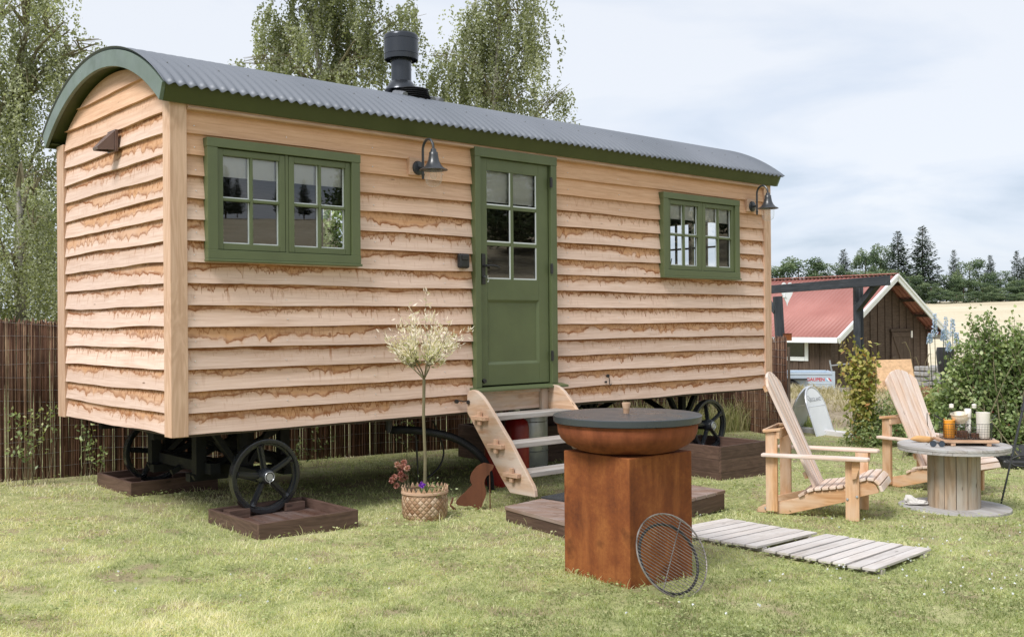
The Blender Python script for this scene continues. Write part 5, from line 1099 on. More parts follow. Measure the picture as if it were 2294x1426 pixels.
def sign_trailer():
    c=atY(1813,866,15.35); zg=gz(c.x,15.35); hgt=c.z-zg; sp=Vector((.75,-.66,0)).normalized(); ang=math.atan2(sp.y,sp.x)
    t=thing('pavement_sign','white arch-topped A-frame sign standing on the dry verge','sign',(c.x,15.35,zg),ang)
    w=.30; slope=math.hypot(hgt,.24)
    def outline(w,h0,h1,n=18): return [(-w,0),(w,0)]+[(w*math.cos(a),h0+(h1-h0)*math.sin(a)) for a in np.linspace(0,PI,n)]
    for sg in(1,-1):
        # panel leans: local x spread, local y width
        T=Matrix.Translation((.25*sg,0,0))@Matrix.Rotation(-sg*math.atan2(.24,hgt),4,'Y')
        m=M(); m.T=T; m.prism(outline(w-.02,slope*.60,slope-.02),-.006,.006,'x'); o=m.build('panel',MT['white'],t)
        m=M(); m.T=T; oo=outline(w,slope*.60,slope); m.tube([(0,a,b) for a,b in oo[1:]+[oo[0]]],.014,8); m.tube([(0,-w,slope*.60),(0,w,slope*.60)],.010,6); m.build('frame',MT['alu'],t,True)
        if sg==1:
            cu=bpy.data.curves.new('txt','FONT'); cu.body='REGLAND'; cu.size=.085; cu.align_x='CENTER'; cu.extrude=.001; to=bpy.data.objects.new('txt',cu); COL.objects.link(to); bpy.context.view_layer.update()
            me=bpy.data.meshes.new_from_object(to); bpy.data.objects.remove(to); o2=bpy.data.objects.new('lettering',me); COL.objects.link(o2); o2.parent=t; me.materials.clear(); me.materials.append(plain('grey_print',(.42,.44,.47),.5))
            o2.matrix_local=T@Matrix.Translation((.009,.035,slope*.70))@Matrix.Rotation(PI/2,4,'Z')@Matrix.Rotation(PI/2,4,'X')
            m=M(); m.T=T
            for cy,cz,rr in((-.19,.78,.034),(-.155,.745,.034)): m.tube([(.008,cy+rr*math.cos(a),slope*cz+rr*math.sin(a)) for a in np.linspace(.4,5.4,18)],.0035,5)
            m.build('logo',bpy.data.materials['grey_print'],t)
    # trailer
    a=atY(1866,860,24.3); L=2.7; dirv=Vector((-.985,.17,0)).normalized(); zt=atY(1866,834,24.3).z; zb=atY(1866,871,24.3).z; zg=gz(a.x,a.y)
    t=thing('car_trailer','pale grey box trailer parked in front of the brown shed','trailer',(a.x,a.y,zg),math.atan2(-dirv.y,-dirv.x)); h1,h0=zt-zg,zb-zg   # local +x towards front (right in the photo)
    m=M()
    for y in(0,1.25):
        m.box(-L,0,y-.012,y+.012,h0+.06,h1-.03); m.box(-L,0,y-.026,y+.0,h1-.05,h1); m.box(-L,0,y-.026,y,h0,h0+.06); m.box(-L,0,y-.018,y,(h0+h1)/2-.075,(h0+h1)/2-.055)
    m.box(-L,-L+.02,.02,1.23,h0,h1); m.box(-L,0,0,1.25,h0,h0+.03); m.build('body',MT['trailer'],t,bev=.004)
    m=M(); m.box(-.02,.045,-.045,.0,h0-.08,h1+.03); m.box(.0,.03,.0,1.25,h0+.03,h1-.01); m.box(.030,.045,.0,1.25,h1-.05,h1); m.build('front_board',MT['trailer'],t,bev=.004)
    m=M(); m.box(-L,.0,.1,.18,h0-.10,h0-.005); m.box(-L,.0,1.07,1.15,h0-.10,h0-.005); m.beam((0,.14,h0-.06),(1.2,.62,h0-.06),.06,.06); m.beam((0,1.11,h0-.06),(1.2,.63,h0-.06),.06,.06); m.build('drawbar',MT['galv'],t)
    for y in(-.10,1.22):
        m=M(); m.T=Matrix.Translation((-1.0,y+.08,.26))@Matrix.Rotation(PI/2,4,'X'); m.lathe([(.16,-.08),(.24,-.08),(.265,-.05),(.265,.05),(.24,.08),(.16,.08)],32,cap=False); w=m.build('wheel',MT['black'],t,True); m=M(); m.T=Matrix.Translation((-1.0,y+.08,.26))@Matrix.Rotation(PI/2,4,'X'); m.lathe([(.0,.03),(.05,.05),(.12,.04),(.16,.07)],24,cap=False); m.build('rim',MT['galv'],w,True)
        m=M(); m.box(-1.4,-.6,y-.03,y+.16,.52,.55); m.build('mudguard',MT['black'],t,bev=.01)
    m=M()
    for x in(-.35,-.22): m.tube([(x+.05,-.03,h0+.0),(x+.05,-.03,h0-.04)],.012,6)
    for x in(-.62,-1.2,-1.8,-2.4): m.tube([(x,-.013,h0+.09),(x,-.018,h0+.09)],.014,8)
    m.build('bolts',MT['galv'],t)
    m=M(); m.tube([(.02,.3,h1),(-.03,.3,h1+.28)],.018,6); m.tube([(-.0,.3,h1+.15),(.5,.45,h1+.2)],.015,6); m.build('winch_post',MT['galv'],t)
    m=M(); m.box(.046,.06,.12,.24,h0-.06,h0+.03); m.build('reflector',MT['redp'],t); m=M(); m.box(.046,.06,1.0,1.12,h0-.06,h0+.03); m.build('reflector',MT['redp'],t)
    cu=bpy.data.curves.new('txt','FONT'); cu.body='GAUPEN'; cu.size=.108; cu.align_x='CENTER'; cu.align_y='CENTER'; cu.extrude=.001; cu.offset=.0025; to=bpy.data.objects.new('txt',cu); COL.objects.link(to); bpy.context.view_layer.update()
    redt=plain('red_print',(.50,.035,.04),.5); blut=plain('blue_print',(.25,.48,.68),.5)
    for (x,y,rz,sc) in((-.40,-.0145,0,1),(.047,.62,PI/2,.8)):
        me=bpy.data.meshes.new_from_object(to); o2=bpy.data.objects.new('lettering',me); COL.objects.link(o2); o2.parent=t; me.materials.clear(); me.materials.append(redt)
        o2.matrix_local=Matrix.Translation((x,y,(h0+h1)/2+.03))@Matrix.Rotation(rz,4,'Z')@Matrix.Rotation(PI/2,4,'X')@Matrix.Scale(sc,4)
    bpy.data.objects.remove(to)
    zc=(h0+h1)/2+.03
    for k,mt in((0,blut),(1,MT['white']),(2,redt)):
        x=-.20+k*.042; m=M(); m.prism([(x,zc+.035),(x+.036,zc+.035),(x+.090,zc-.035),(x+.054,zc-.035)],-.0165,-.0125,'y'); m.build('stripe',mt,t)
sign_trailer()
# ------------------------------------------------------------------ brown shed with the red roof
def shed():
    ax=Vector((12.07,32.0)); phi=rad(40); zR=CAMZ+1.41; zE=CAMZ-.50; zg=gz(12,32); hw=3.3; wl=2.85; Ld=9.5
    t=thing('shed','dark brown board shed with a red corrugated roof and white barge boards','shed',(ax.x,ax.y,zg),phi)   # local x along the gable, local y away along the ridge
    k=(zR-zE)/hw; zr=zR-zg; ze=zE-zg; y0=.55
    zw=lambda x:zr-.10-k*abs(x)
    m=M(); m.cm=0
    n=26; w=2*wl/n
    dx0,dx1=.55,1.75
    for i in range(n):
        x0=-wl+i*w; xm=x0+w/2; tt=min(zw(x0),zw(x0+w)) ; o=.0 if i%2 else .022
        pts=[(x0+.004,-.3),(x0+w-.004,-.3),(x0+w-.004,zw(x0+w-.004)),(x0+.004,zw(x0+.004))]
        if x0<0<x0+w: pts.insert(3,(0,zw(0)))
        m.prism(pts,y0-o,y0+.03,'y')
    m.build('gable_wall',MT['shed'],t)
    win=(1.40,2.35,zw(wl)-.80,zw(wl)-.17); 
    m=M(); n=48; w=(Ld-y0)/n; P=[]
    for i in range(n):
        ya=y0+i*w; yb=ya+w-.006; o=.0 if i%2 else .02; 
        if ya<win[0]+.55 and yb>win[0]-.0 : pass
        segs=[(-.3,zw(wl))] if not(win[0]<ya+w/2<win[1]) else [(-.3,win[2]),(win[3],zw(wl))]
        for a,b in segs: m.box(-wl-o,-wl+.03,ya,yb,a,b)
        m.box(wl-.03,wl+o,ya,yb,-.3,zw(wl))
    m.box(-wl,wl,Ld-.05,Ld,-.3,zw(wl)); m.build('side_wall',MT['shed'],t)
    m=M(); m.box(-wl-.03,-wl+.03,y0-.03,y0+.06,-.3,zw(wl)); m.box(wl-.04,wl+.03,y0-.03,y0+.06,-.3,zw(wl)); m.build('corner_board',MT['shed'],t)
    m=M(); a,b,c,d=win; X=-wl-.045
    m.box(X,-wl+.0,a-.1,a+.02,c-.1,d+.1);m.box(X,-wl,b-.02,b+.1,c-.1,d+.1);m.box(X,-wl,a+.02,b-.02,d-.02,d+.1);m.box(X-.02,-wl,a+.02,b-.02,c-.1,c+.02)
    w_=m.build('window',MT['white'],t); m=M(); m.add([(-wl,a,c),(-wl,b,c),(-wl,b,d),(-wl,a,d)],[(0,1,2,3)]); m.build('pane',plain('dark_pane',(.02,.022,.024),.05,0,.9),w_)
    # roof: ribbed red sheets
    for sg in(-1,1):
        m=M(); ny=int((Ld+.3)/.15*4); vs=[]
        dn=Vector((-k*sg,0,-1)).normalized()*-1; dn=Vector((k*sg,0,1)).normalized()
        for j in(0,1):
            for i in range(ny+1):
                y=-.02+(Ld+.3)*i/ny; o=.018*math.cos(2*PI*y/.15); x=0 if j==0 else sg*(hw+.02); z=zr if j==0 else ze-k*.02
                vs.append((x+dn.x*o,y,z+dn.z*o))
        fs=[(i,i+1,ny+2+i,ny+1+i) for i in range(ny)]; m.add(vs,fs); m.build('roof',MT['redroof'],t,True,solid=.01,auto=180)
        m=M(); s0=Vector((0,.0,zr-.02));s1=Vector((sg*(hw+.04),0,ze-.02-k*.04)); m.beam((s0.x,-.03,s0.z-.06),(s1.x,-.03,s1.z-.06),.04,.19,up=(0,0,1)); m.beam((s0.x,-.045,s0.z+.01),(s1.x,-.045,s1.z+.01),.07,.06,up=(0,0,1)); m.build('barge_board',MT['white'],t)
        m=M(); m.box(min(sg*hw,sg*(hw+.03)),max(sg*hw,sg*(hw+.03)),.02,Ld+.2,ze-.17,ze-.01); m.build('fascia',MT['white'],t)
        m=M()
        for f in(.1,.36,.62,.88): m.box(sg*hw*f-.04,sg*hw*f+.04,.02,Ld,zr-k*hw*f-.15,zr-k*hw*f-.05)
        m.build('purlin',MT['shed'],t)
    m=M(); m.box(-.10,.10,-.03,Ld+.2,zr+.02,zr+.045); m.build('ridge_cap',MT['redroof'],t)
    m=M(); h0,h1=-.2,1.78; yf=y0-.05
    n=5; w=(dx1-dx0)/n
    for i in range(n): m.box(dx0+i*w+.003,dx0+(i+1)*w-.003,yf,yf+.03,h0,h1)
    d_=m.build('door',MT['shed'],t); m=M(); m.box(dx0,dx1,yf-.022,yf-.001,h1-.16,h1-.03); m.beam((dx0+.12,yf-.012,h1-.16),(dx1-.25,yf-.012,.25),.02,.10); m.box(dx0-.08,dx1+.08,yf-.03,yf+.02,h1+.01,h1+.09); m.build('ledge',MT['shed'],d_)
    m=M(); m.box(dx0-.06,dx0+.16,yf-.06,yf-.02,.92,1.0); m.build('latch',MT['barkd'],d_); m=M(); m.box(dx1-.06,dx1+.04,yf-.04,yf-.02,h1-.2,h1+.02); m.build('hinge',MT['alu'],d_)
shed()
def yard_bits():
    # pale timber edging between lawn and dry verge
    a=grd(1740,962);b=grd(1925,981)
    t=thing('lawn_edging','pale grey edging beam between the lawn and the dry verge','edging',(a.x,a.y,gz(a.x,a.y))); m=M(); P=lambda p,z:(p.x-a.x,p.y-a.y,gz(p.x,p.y)-gz(a.x,a.y)+z)
    m.beam(P(a,.02),P(b,.02),.13,.10); m.build('beam',MT['concrete'],t,bev=.01); m=M(); 
    m.beam(P(a.lerp(b,.15)+Vector((.1,.25,0)),.03),P(a.lerp(b,.85)+Vector((.1,.2,0)),.02),.10,.03); m.build('slab',MT['stone'],t)
    # chipboard leaning on the shed side
    c=[atY(1963,806,20.6),atY(2042,804,20.6),atY(2059,866,20.2),atY(1966,872,20.2)]; zb=gz(c[0].x,20.4); t=thing('chipboard_sheet','tan chipboard sheet leaning behind the far armchair','board',(c[3].x,c[3].y,c[3].z-.25))
    q=[p-Vector((c[3].x,c[3].y,c[3].z-.25)) for p in c]; q[2].z-=.25;q[3].z-=.25; q=q+[p+Vector((0,.03,0)) for p in q]
    m=M(); m.add([tuple(p) for p in q],[(0,1,2,3),(7,6,5,4),(0,4,5,1),(1,5,6,2),(2,6,7,3),(3,7,4,0)]); m.build('sheet',MT['osb'],t)
    # rusty barrel hoop, a stone and a log on the verge
    p=grd(1905,925); p.z=gz(p.x,p.y); t=thing('log_round','short sawn log lying on the dry verge','log',(p.x+.05,p.y,gz(p.x,p.y)),rad(-30)); m=M(); m.tube([(-.14,0,.05),(.14,.03,.05)],[.055,.06],14); m.build('bark',MT['barkd'],t,True); m=M(); m.tube([(-.142,0,.05),(-.146,0,.05)],.05,14); m.build('cut_face',MT['larch'],t)
    p=grd(1892,912); t=thing('rusty_hoop','rusty iron hoop half sunk in the dry verge','hoop',(p.x,p.y,gz(p.x,p.y))); m=M(); m.tube([(.10*math.cos(a),.02*math.sin(a),.11*math.sin(a)-.01) for a in np.linspace(-.3,PI+.3,18)],.012,6); m.build('ring',MT['dogr'],t,True)
    p=grd(1888,905); t=thing('verge_slab','flat pale stone slab lying on the dry verge','stone',(p.x,p.y+.3,gz(p.x,p.y+.3)),rad(8)); m=M(); m.box(-.3,.3,-.08,.08,-.02,.05); m.build('slab',MT['concrete'],t,bev=.015)
    # stone wall right of the shed
    rr=random.Random(9); c=atY(2107,830,23.5); zg=gz(c.x,23.5); t=thing('stone_wall','low dry-stone wall between the shed and the shrub','wall',(c.x,23.5,zg),rad(8)); m=M()
    zt=atY(2107,818,23.5).z-zg
    for r in range(8):
        x=-.5+rr.uniform(-.1,0); h=zt/8
        while x<.9:
            w=rr.uniform(.10,.42); z0=r*h+rr.uniform(-.012,.012); T0=m.T; m.T=Matrix.Translation((x+w/2,0,z0+h/2))@Matrix.Rotation(rr.uniform(-.05,.05),4,'Y')@Matrix.Rotation(rr.uniform(-.1,.1),4,'Z'); m.box(-w/2+.006,w/2-.006,-.15-rr.uniform(0,.06),.15,-h/2,h/2-rr.uniform(.005,.02)); m.T=T0; x+=w
    m.build('stones',MT['stone'],t,bev=.02)
    # heap of split firewood
    c=atY(2076,872,18.5); zg=gz(c.x,18.5); t=thing('firewood_heap','heap of reddish split firewood behind the far armchair','firewood',(c.x,18.5,zg)); m=M()
    zt=c.z-zg
    for i in range(110):
        a=rr.uniform(0,PI); z=max(.02,zt*rr.uniform(0,1)); s=1-.6*z/zt; x=rr.gauss(0,.24)*s; y=rr.gauss(0,.2)*s; l=rr.uniform(.08,.17); dz=rr.uniform(-.04,.05); m.beam((x-l*math.cos(a),y-l*math.sin(a),z-dz),(x+l*math.cos(a),y+l*math.sin(a),z+dz),rr.uniform(.03,.06),rr.uniform(.02,.05))
    m.build('logs',wood('red_firewood',(.17,.06,.035),(.42,.20,.12),.8,False),t)
    # dark tub seen through the delphiniums
    c=atY(2118,800,20.5); zg=gz(c.x,20.5); t=thing('dark_tub','dark upright tub beside the stone wall','tub',(c.x,20.5,zg)); m=M(); zt=c.z+.2-zg; m.lathe([(.0,zt-.5),(.14,zt-.5),(.18,zt-.1),(.16,zt),(.13,zt-.02),(.0,zt-.06)],24); m.tube([(0,0,-.05),(0,0,zt-.45)],.1,12); m.build('body',MT['black'],t,True)
yard_bits()
# ------------------------------------------------------------------ vegetation
def birch(name,label,Y,trunk,lobes,n_leaf,leaf,seed,droop=(.45,1.4),bias=0.,group=None,mat='birch',depth=.9,barkm='bark'):
    r=np.random.default_rng(seed); rr=random.Random(seed)
    bx=atY(trunk[0][0],trunk[0][1],Y).x; zg=gz(bx,Y); t=thing(name,label,'tree',(bx,Y,zg),0,group)
    O=np.array([bx,Y,zg]); pts=[Vector((0,0,-.1))]+[Vector(atY(px,py,Y))-Vector(O) for px,py in trunk[1:]]
    n=len(pts); m=M(); r0=.09 if Y>15 else .08; m.tube(pts,[r0*(1-.8*i/(n-1)) for i in range(n)],10); m.build('trunk',MT[barkm],t,True)
    m=M(); LP=[]; area=[a[2]*a[3] for a in lobes]; tot=sum(area)
    P=[];D=[];N_=[];Sz=[];Rn=[]
    for li,(px,py,rx,rz) in enumerate(lobes):
        k=Y/2287.; c=np.array(atY(px,py,Y))-O; yo=rr.uniform(-.5,.5)*depth; c[1]+=yo; RX,RZ=rx*k,rz*k; RY=max(.5,RX*.8)*depth
        # a limb from the trunk to the lobe, then twigs
        tp=min(pts,key=lambda p:(p-Vector((0,0,c[2]-abs(c[0]-p.x)*.9))).length+abs(p.z-(c[2]-.8))*.3); mid=(tp+Vector(c))/2+Vector((0,0,.25))
        m.tube([tp,mid,Vector(c)+Vector((0,0,RZ*.3))],[.035,.022,.008],5)
        for q in range(5):
            d=Vector((rr.gauss(0,RX*.6),rr.gauss(0,RY*.6),rr.uniform(-.1,.9)*RZ)); e=Vector(c)+d; m.tube([mid.lerp(Vector(c),.6),(mid+e)/2+Vector((0,0,.12)),e],[.012,.008,.003],4)
        ns=max(5,int(n_leaf*area[li]/tot/44)); sub_=r.normal(0,.62,(6,3)); sub_/=np.maximum(1,np.linalg.norm(sub_,axis=1)/.95)[:,None]
        for s in range(ns):
            u=sub_[s%6]+r.normal(0,.24,3); st=c+np.array([u[0]*RX,u[1]*RY,u[2]*RZ+RZ*.15]); Ld=rr.uniform(*droop)*min(1,RZ/.5+.2)
            out=np.array([u[0],u[1],0])*.35; out+=r.normal(0,.12,3)*[1,1,0]; nl=int(44*Ld/np.mean(droop)); tt=np.sort(r.uniform(0,1,nl)); 
            pos=st[None]+out[None]*(tt*(1.4-tt))[:,None]*Ld*.8; pos[:,2]-=Ld*(tt**1.25); pos+=r.normal(0,.026,(nl,3)); 
            P.append(pos); D.append(np.stack([r.normal(0,.6,nl),r.normal(0,.6,nl),-np.abs(r.normal(.55,.45,nl))],1)); N_.append(r.normal(0,1,(nl,3))+[0,-.5,.5]); Sz.append(r.uniform(.7,1.15,nl)*leaf)
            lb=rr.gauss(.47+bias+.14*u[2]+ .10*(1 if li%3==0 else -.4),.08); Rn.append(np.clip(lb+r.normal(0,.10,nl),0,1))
    m.build('limbs',MT[barkm if barkm!='bark' else 'twig'],t)
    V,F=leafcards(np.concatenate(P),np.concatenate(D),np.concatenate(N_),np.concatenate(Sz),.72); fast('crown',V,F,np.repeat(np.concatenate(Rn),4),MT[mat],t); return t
g_b='birches behind the reed fence'
birch('birch_tree','tall weeping birch at the left edge of the picture beyond the reed fence',13.5,[(40,760),(45,500),(25,250),(60,60),(80,-120)],
 [(60,20,55,50),(15,70,50,70),(75,110,55,70),(140,65,30,32),(175,75,18,20),(130,140,45,55),(195,118,30,22),(228,105,12,10),(40,190,60,70),(110,230,55,60),(165,180,30,35),(20,300,50,70),(80,320,60,70),(120,400,30,90),(30,-70,70,60),(90,-60,60,50),(-70,120,60,110),(-80,330,70,120),(90,480,45,60),(110,570,35,70)],44000,.044,21,(.45,1.3),.02,g_b)
birch('birch_tree','bushy pale green weeping birch low at the left edge, in front of the taller one',11.6,[(40,800),(50,640),(45,480),(40,420)],
 [(45,440,70,50),(15,510,60,70),(90,520,35,70),(40,600,75,70),(95,640,40,80),(20,680,70,70),(-60,560,60,120),(60,420,50,30)],30000,.036,22,(.35,.9),.06,g_b)
birch('birch_tree','broad birch left of the black flue, rising behind the roof',20.5,[(720,760),(735,400),(725,200),(700,60),(690,-90)],
 [(600,60,50,40),(655,25,70,45),(590,115,38,38),(650,110,62,55),(575,150,30,14),(548,150,22,8),(640,170,60,34),(720,30,70,50),(740,95,65,50),(705,160,60,45),(800,45,60,50),(790,120,50,55),(765,185,45,40),(865,60,60,45),(915,30,32,38),(930,90,28,28),(850,130,45,40),(690,-60,100,50),(830,-50,100,50),(600,200,45,25),(830,190,40,30)],40000,.062,23,(.3,.9),-.02,g_b)
birch('birch_tree','slender weeping birch right of the black flue, trailing strands above the roof',21.0,[(1095,800),(1100,420),(1108,230),(1118,60),(1105,-120)],
 [(1050,35,40,32),(1110,20,62,45),(1170,50,45,50),(1040,85,38,40),(1100,90,60,50),(1185,110,30,60),(1010,130,45,35),(1060,160,55,50),(1130,150,50,60),(1190,160,22,60),(985,185,32,40),(1040,220,60,36),(1110,230,60,36),(1160,245,45,28),(1240,225,30,28),(1228,262,26,18),(1290,276,14,8),(1130,-50,70,40),(970,130,24,20),(1265,212,14,12)],35000,.060,24,(.45,1.4),.0,g_b)
birch('hazel_bush','green hazel behind the hut, seen through its windows',15.5,[(760,800),(755,600),(745,480)],[(740,520,80,60),(700,560,60,60),(800,560,60,50),(760,620,110,60),(860,600,60,60)],9000,.07,25,(.2,.5),-.05,g_b,'shrub')
# far wood: prototypes with unit height, then copies
def far_broad(seed,n=5200,pale=0):
    r=np.random.default_rng(seed); P=[];D=[];N_=[];Rn=[];lob=[]
    for i in range(30):
        a=r.uniform(0,2*PI); z=r.uniform(.16,.88); rad_=.30*math.sin(PI*min(.97,(z*.92+.06)))**.6; q=math.sqrt(r.uniform(.1,1)); lob.append((rad_*q*math.cos(a),rad_*q*math.sin(a),z,r.uniform(.06,.12),r.normal(0,.13)))
    for cx,cy,cz,s,c in lob:
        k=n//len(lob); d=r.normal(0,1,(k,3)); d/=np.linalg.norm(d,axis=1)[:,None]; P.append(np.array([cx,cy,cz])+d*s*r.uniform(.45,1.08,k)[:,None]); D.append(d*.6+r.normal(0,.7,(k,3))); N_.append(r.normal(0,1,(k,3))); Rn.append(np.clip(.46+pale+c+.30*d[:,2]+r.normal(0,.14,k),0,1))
    V,F=leafcards(np.concatenate(P),np.concatenate(D),np.concatenate(N_),r.uniform(.018,.036,sum(len(p) for p in P)),.7)
    m=M(); m.tube([(0,0,-.03),(.01,0,.4),(0,.01,.75)],[.018,.012,.004],6); return V,F,np.repeat(np.concatenate(Rn),4),m
def far_spruce(seed,n=5200,thin=1.):
    r=np.random.default_rng(seed); P=[];D=[];N_=[];Rn=[];Sz=[]; m=M(); m.tube([(0,0,-.03),(0,0,.97)],[.013,.002],6)
    z=.10
    while z<.985:
        Lb=(.205*(1-z)**.82+.008); nb=9 if z<.8 else 6
        for b in range(nb):
            a=r.uniform(0,2*PI); L=Lb*r.uniform(.62,1.18); dr=-.30+.75*z; k=max(6,int(L*190*thin)); t=np.sort(r.uniform(.05,1,k)); c,s=math.cos(a),math.sin(a)
            x=L*t; zz=z+L*(dr*t+.38*t*t); pos=np.stack([c*x,s*x,zz],1); sd=r.normal(0,1,k)*.30*(1.05-t)*L*.7; pos[:,0]+=-s*sd; pos[:,1]+=c*sd; pos[:,2]+=r.normal(0,.004,k)-np.abs(sd)*.25
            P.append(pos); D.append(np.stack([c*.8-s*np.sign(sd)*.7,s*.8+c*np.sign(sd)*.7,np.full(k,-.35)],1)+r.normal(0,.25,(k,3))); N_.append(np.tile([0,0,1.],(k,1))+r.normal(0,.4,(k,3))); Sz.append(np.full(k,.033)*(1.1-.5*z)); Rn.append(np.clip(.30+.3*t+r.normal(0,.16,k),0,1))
        z+=.026*(1.15-.45*z)
    V,F=leafcards(np.concatenate(P),np.concatenate(D),np.concatenate(N_),np.concatenate(Sz),.5); return V,F,np.repeat(np.concatenate(Rn),4),m
PROTO={}
def proto(kind,seed,first,**k):
    V,F,Rn,m=(far_spruce if kind=='spruce' else far_broad)(seed,**k)
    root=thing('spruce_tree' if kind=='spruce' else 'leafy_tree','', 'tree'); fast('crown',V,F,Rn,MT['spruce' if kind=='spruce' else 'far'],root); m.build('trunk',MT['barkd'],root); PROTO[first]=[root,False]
proto('spruce',31,'s0'); proto('spruce',32,'s1'); proto('spruce',33,'s2',thin=.7); proto('broad',41,'b0'); proto('broad',42,'b1'); proto('broad',43,'b2',pale=.12)
def place(k,x,y,H,wd,label,group,sink=.0):
    root,used=PROTO[k]
    o=root if not used else copytree(root); PROTO[k][1]=True
    o.location=(x,y,gz(x,y)-sink); o.scale=(H*wd,H*wd,H); o.rotation_euler=(0,0,R.uniform(0,6.28)); o['label']=label; o['group']=group; o['category']='tree'
FG='trees of the wood beyond the field'
def farpx(k,px,ytop,hw,Y,label=None,base=None):
    p=atY(px,ytop,Y); zb=gz(p.x,Y)-.3; H=p.z-zb; rw=.205 if k[0]=='s' else .36
    place(k,p.x,Y,H,(hw/2287*Y)/(H*rw),label or ('leafy tree in the wood beyond the field' if k[0]=='b' else 'spruce in the wood beyond the field'),FG,.3)
for a in [('s0',2066,503,52,158,'tallest spruce on the skyline right of the shed gable'),('s1',2011,514,46,162,'second tallest spruce, just left of the tallest one'),('s0',1889,556,34,160,'dark spruce rising above the red roof'),
 ('s2',2137,557,27,172,'small spruce standing alone right of the tallest pair'),('s1',2218,569,27,172,'spruce with a blunt crown above the grain field'),('s2',2278,559,30,170,'spruce near the right edge of the picture'),('s0',2296,572,26,176,'spruce cut by the right edge of the picture'),
 ('b0',1788,568,72,150,'dark rounded broadleaf tree nearest the hut corner'),('b1',1742,590,46,152,"leafy tree at the left end of the visible wood, against the hut corner"),('b1',1852,582,52,152,"leafy tree left of the dark spruce above the red roof"),('b2',1872,622,44,146,"low pale tree just above the red roof, under the dark spruce"),('b0',1938,549,40,164,'tall leafy tree left of the two tallest spruces'),('b1',1973,540,42,168,'leafy tree directly left of the second tallest spruce'),('b2',1925,600,52,152,"leafy tree right of the dark spruce, above the pergola beam"),('b1',1992,598,50,150,"leafy tree below the second tallest spruce, touching the shed peak"),('b0',2040,612,46,152,"leafy tree in front of the foot of the tallest spruce"),('b2',2172,573,46,168,'pale open-crowned tree between the two small spruces'),
 ('b2',2085,628,40,150,"leafy tree just above the right slope of the shed roof"),('b1',2120,612,42,160,"leafy tree left of the lone small spruce"),('b0',2158,618,44,158,"leafy tree directly below the pale open-crowned tree"),('b2',2200,628,44,158,"leafy tree at the foot of the blunt-crowned spruce"),('b1',2242,602,38,164,"taller leafy tree right of the blunt-crowned spruce"),('b0',2262,640,40,158,"leafy tree in front of the spruce near the right edge"),('b2',2292,622,40,158,"pale leafy tree cut by the right edge of the picture"),('b1',2105,648,32,148,"low tree on the field edge nearest the shed roof end"),('b2',2142,650,32,149,"low tree on the field edge under the lone small spruce"),('b0',2184,650,30,149,"low dark tree on the field edge above the shrub's left shoots"),('b2',2222,654,34,150,"low pale tree on the field edge above the shrub's tallest shoots"),('b1',2252,656,28,150,"smallest low tree on the field edge, right of the shrub's tallest shoots"),('b2',2288,656,34,150,"low tree on the field edge at the right border of the picture"),
 ('b1',1700,600,50,152),('b0',1640,590,55,152),('b2',1600,600,50,150),('s1',2340,560,36,168),('b1',2360,610,50,158),('b2',2330,640,44,152),('b0',2400,600,60,158)]: farpx(*a)
NG='trees on the hill reflected in the window panes'
for i in range(34):
    az=-36+58*(i/33)+R.uniform(-.6,.6); f=-12<az<22; r=R.uniform(60,74) if f else R.uniform(90,95); x,y=r*math.cos(rad(az)),r*math.sin(rad(az)); H=R.uniform(8,12) if f else R.uniform(3.4,6)
    place(['s0','s1','s2','b0'][i%4] if f else ['s0','s1'][i%2],x,y,H,R.uniform(1.0,1.3),'tree standing on the hill reflected in the hut windows',NG)
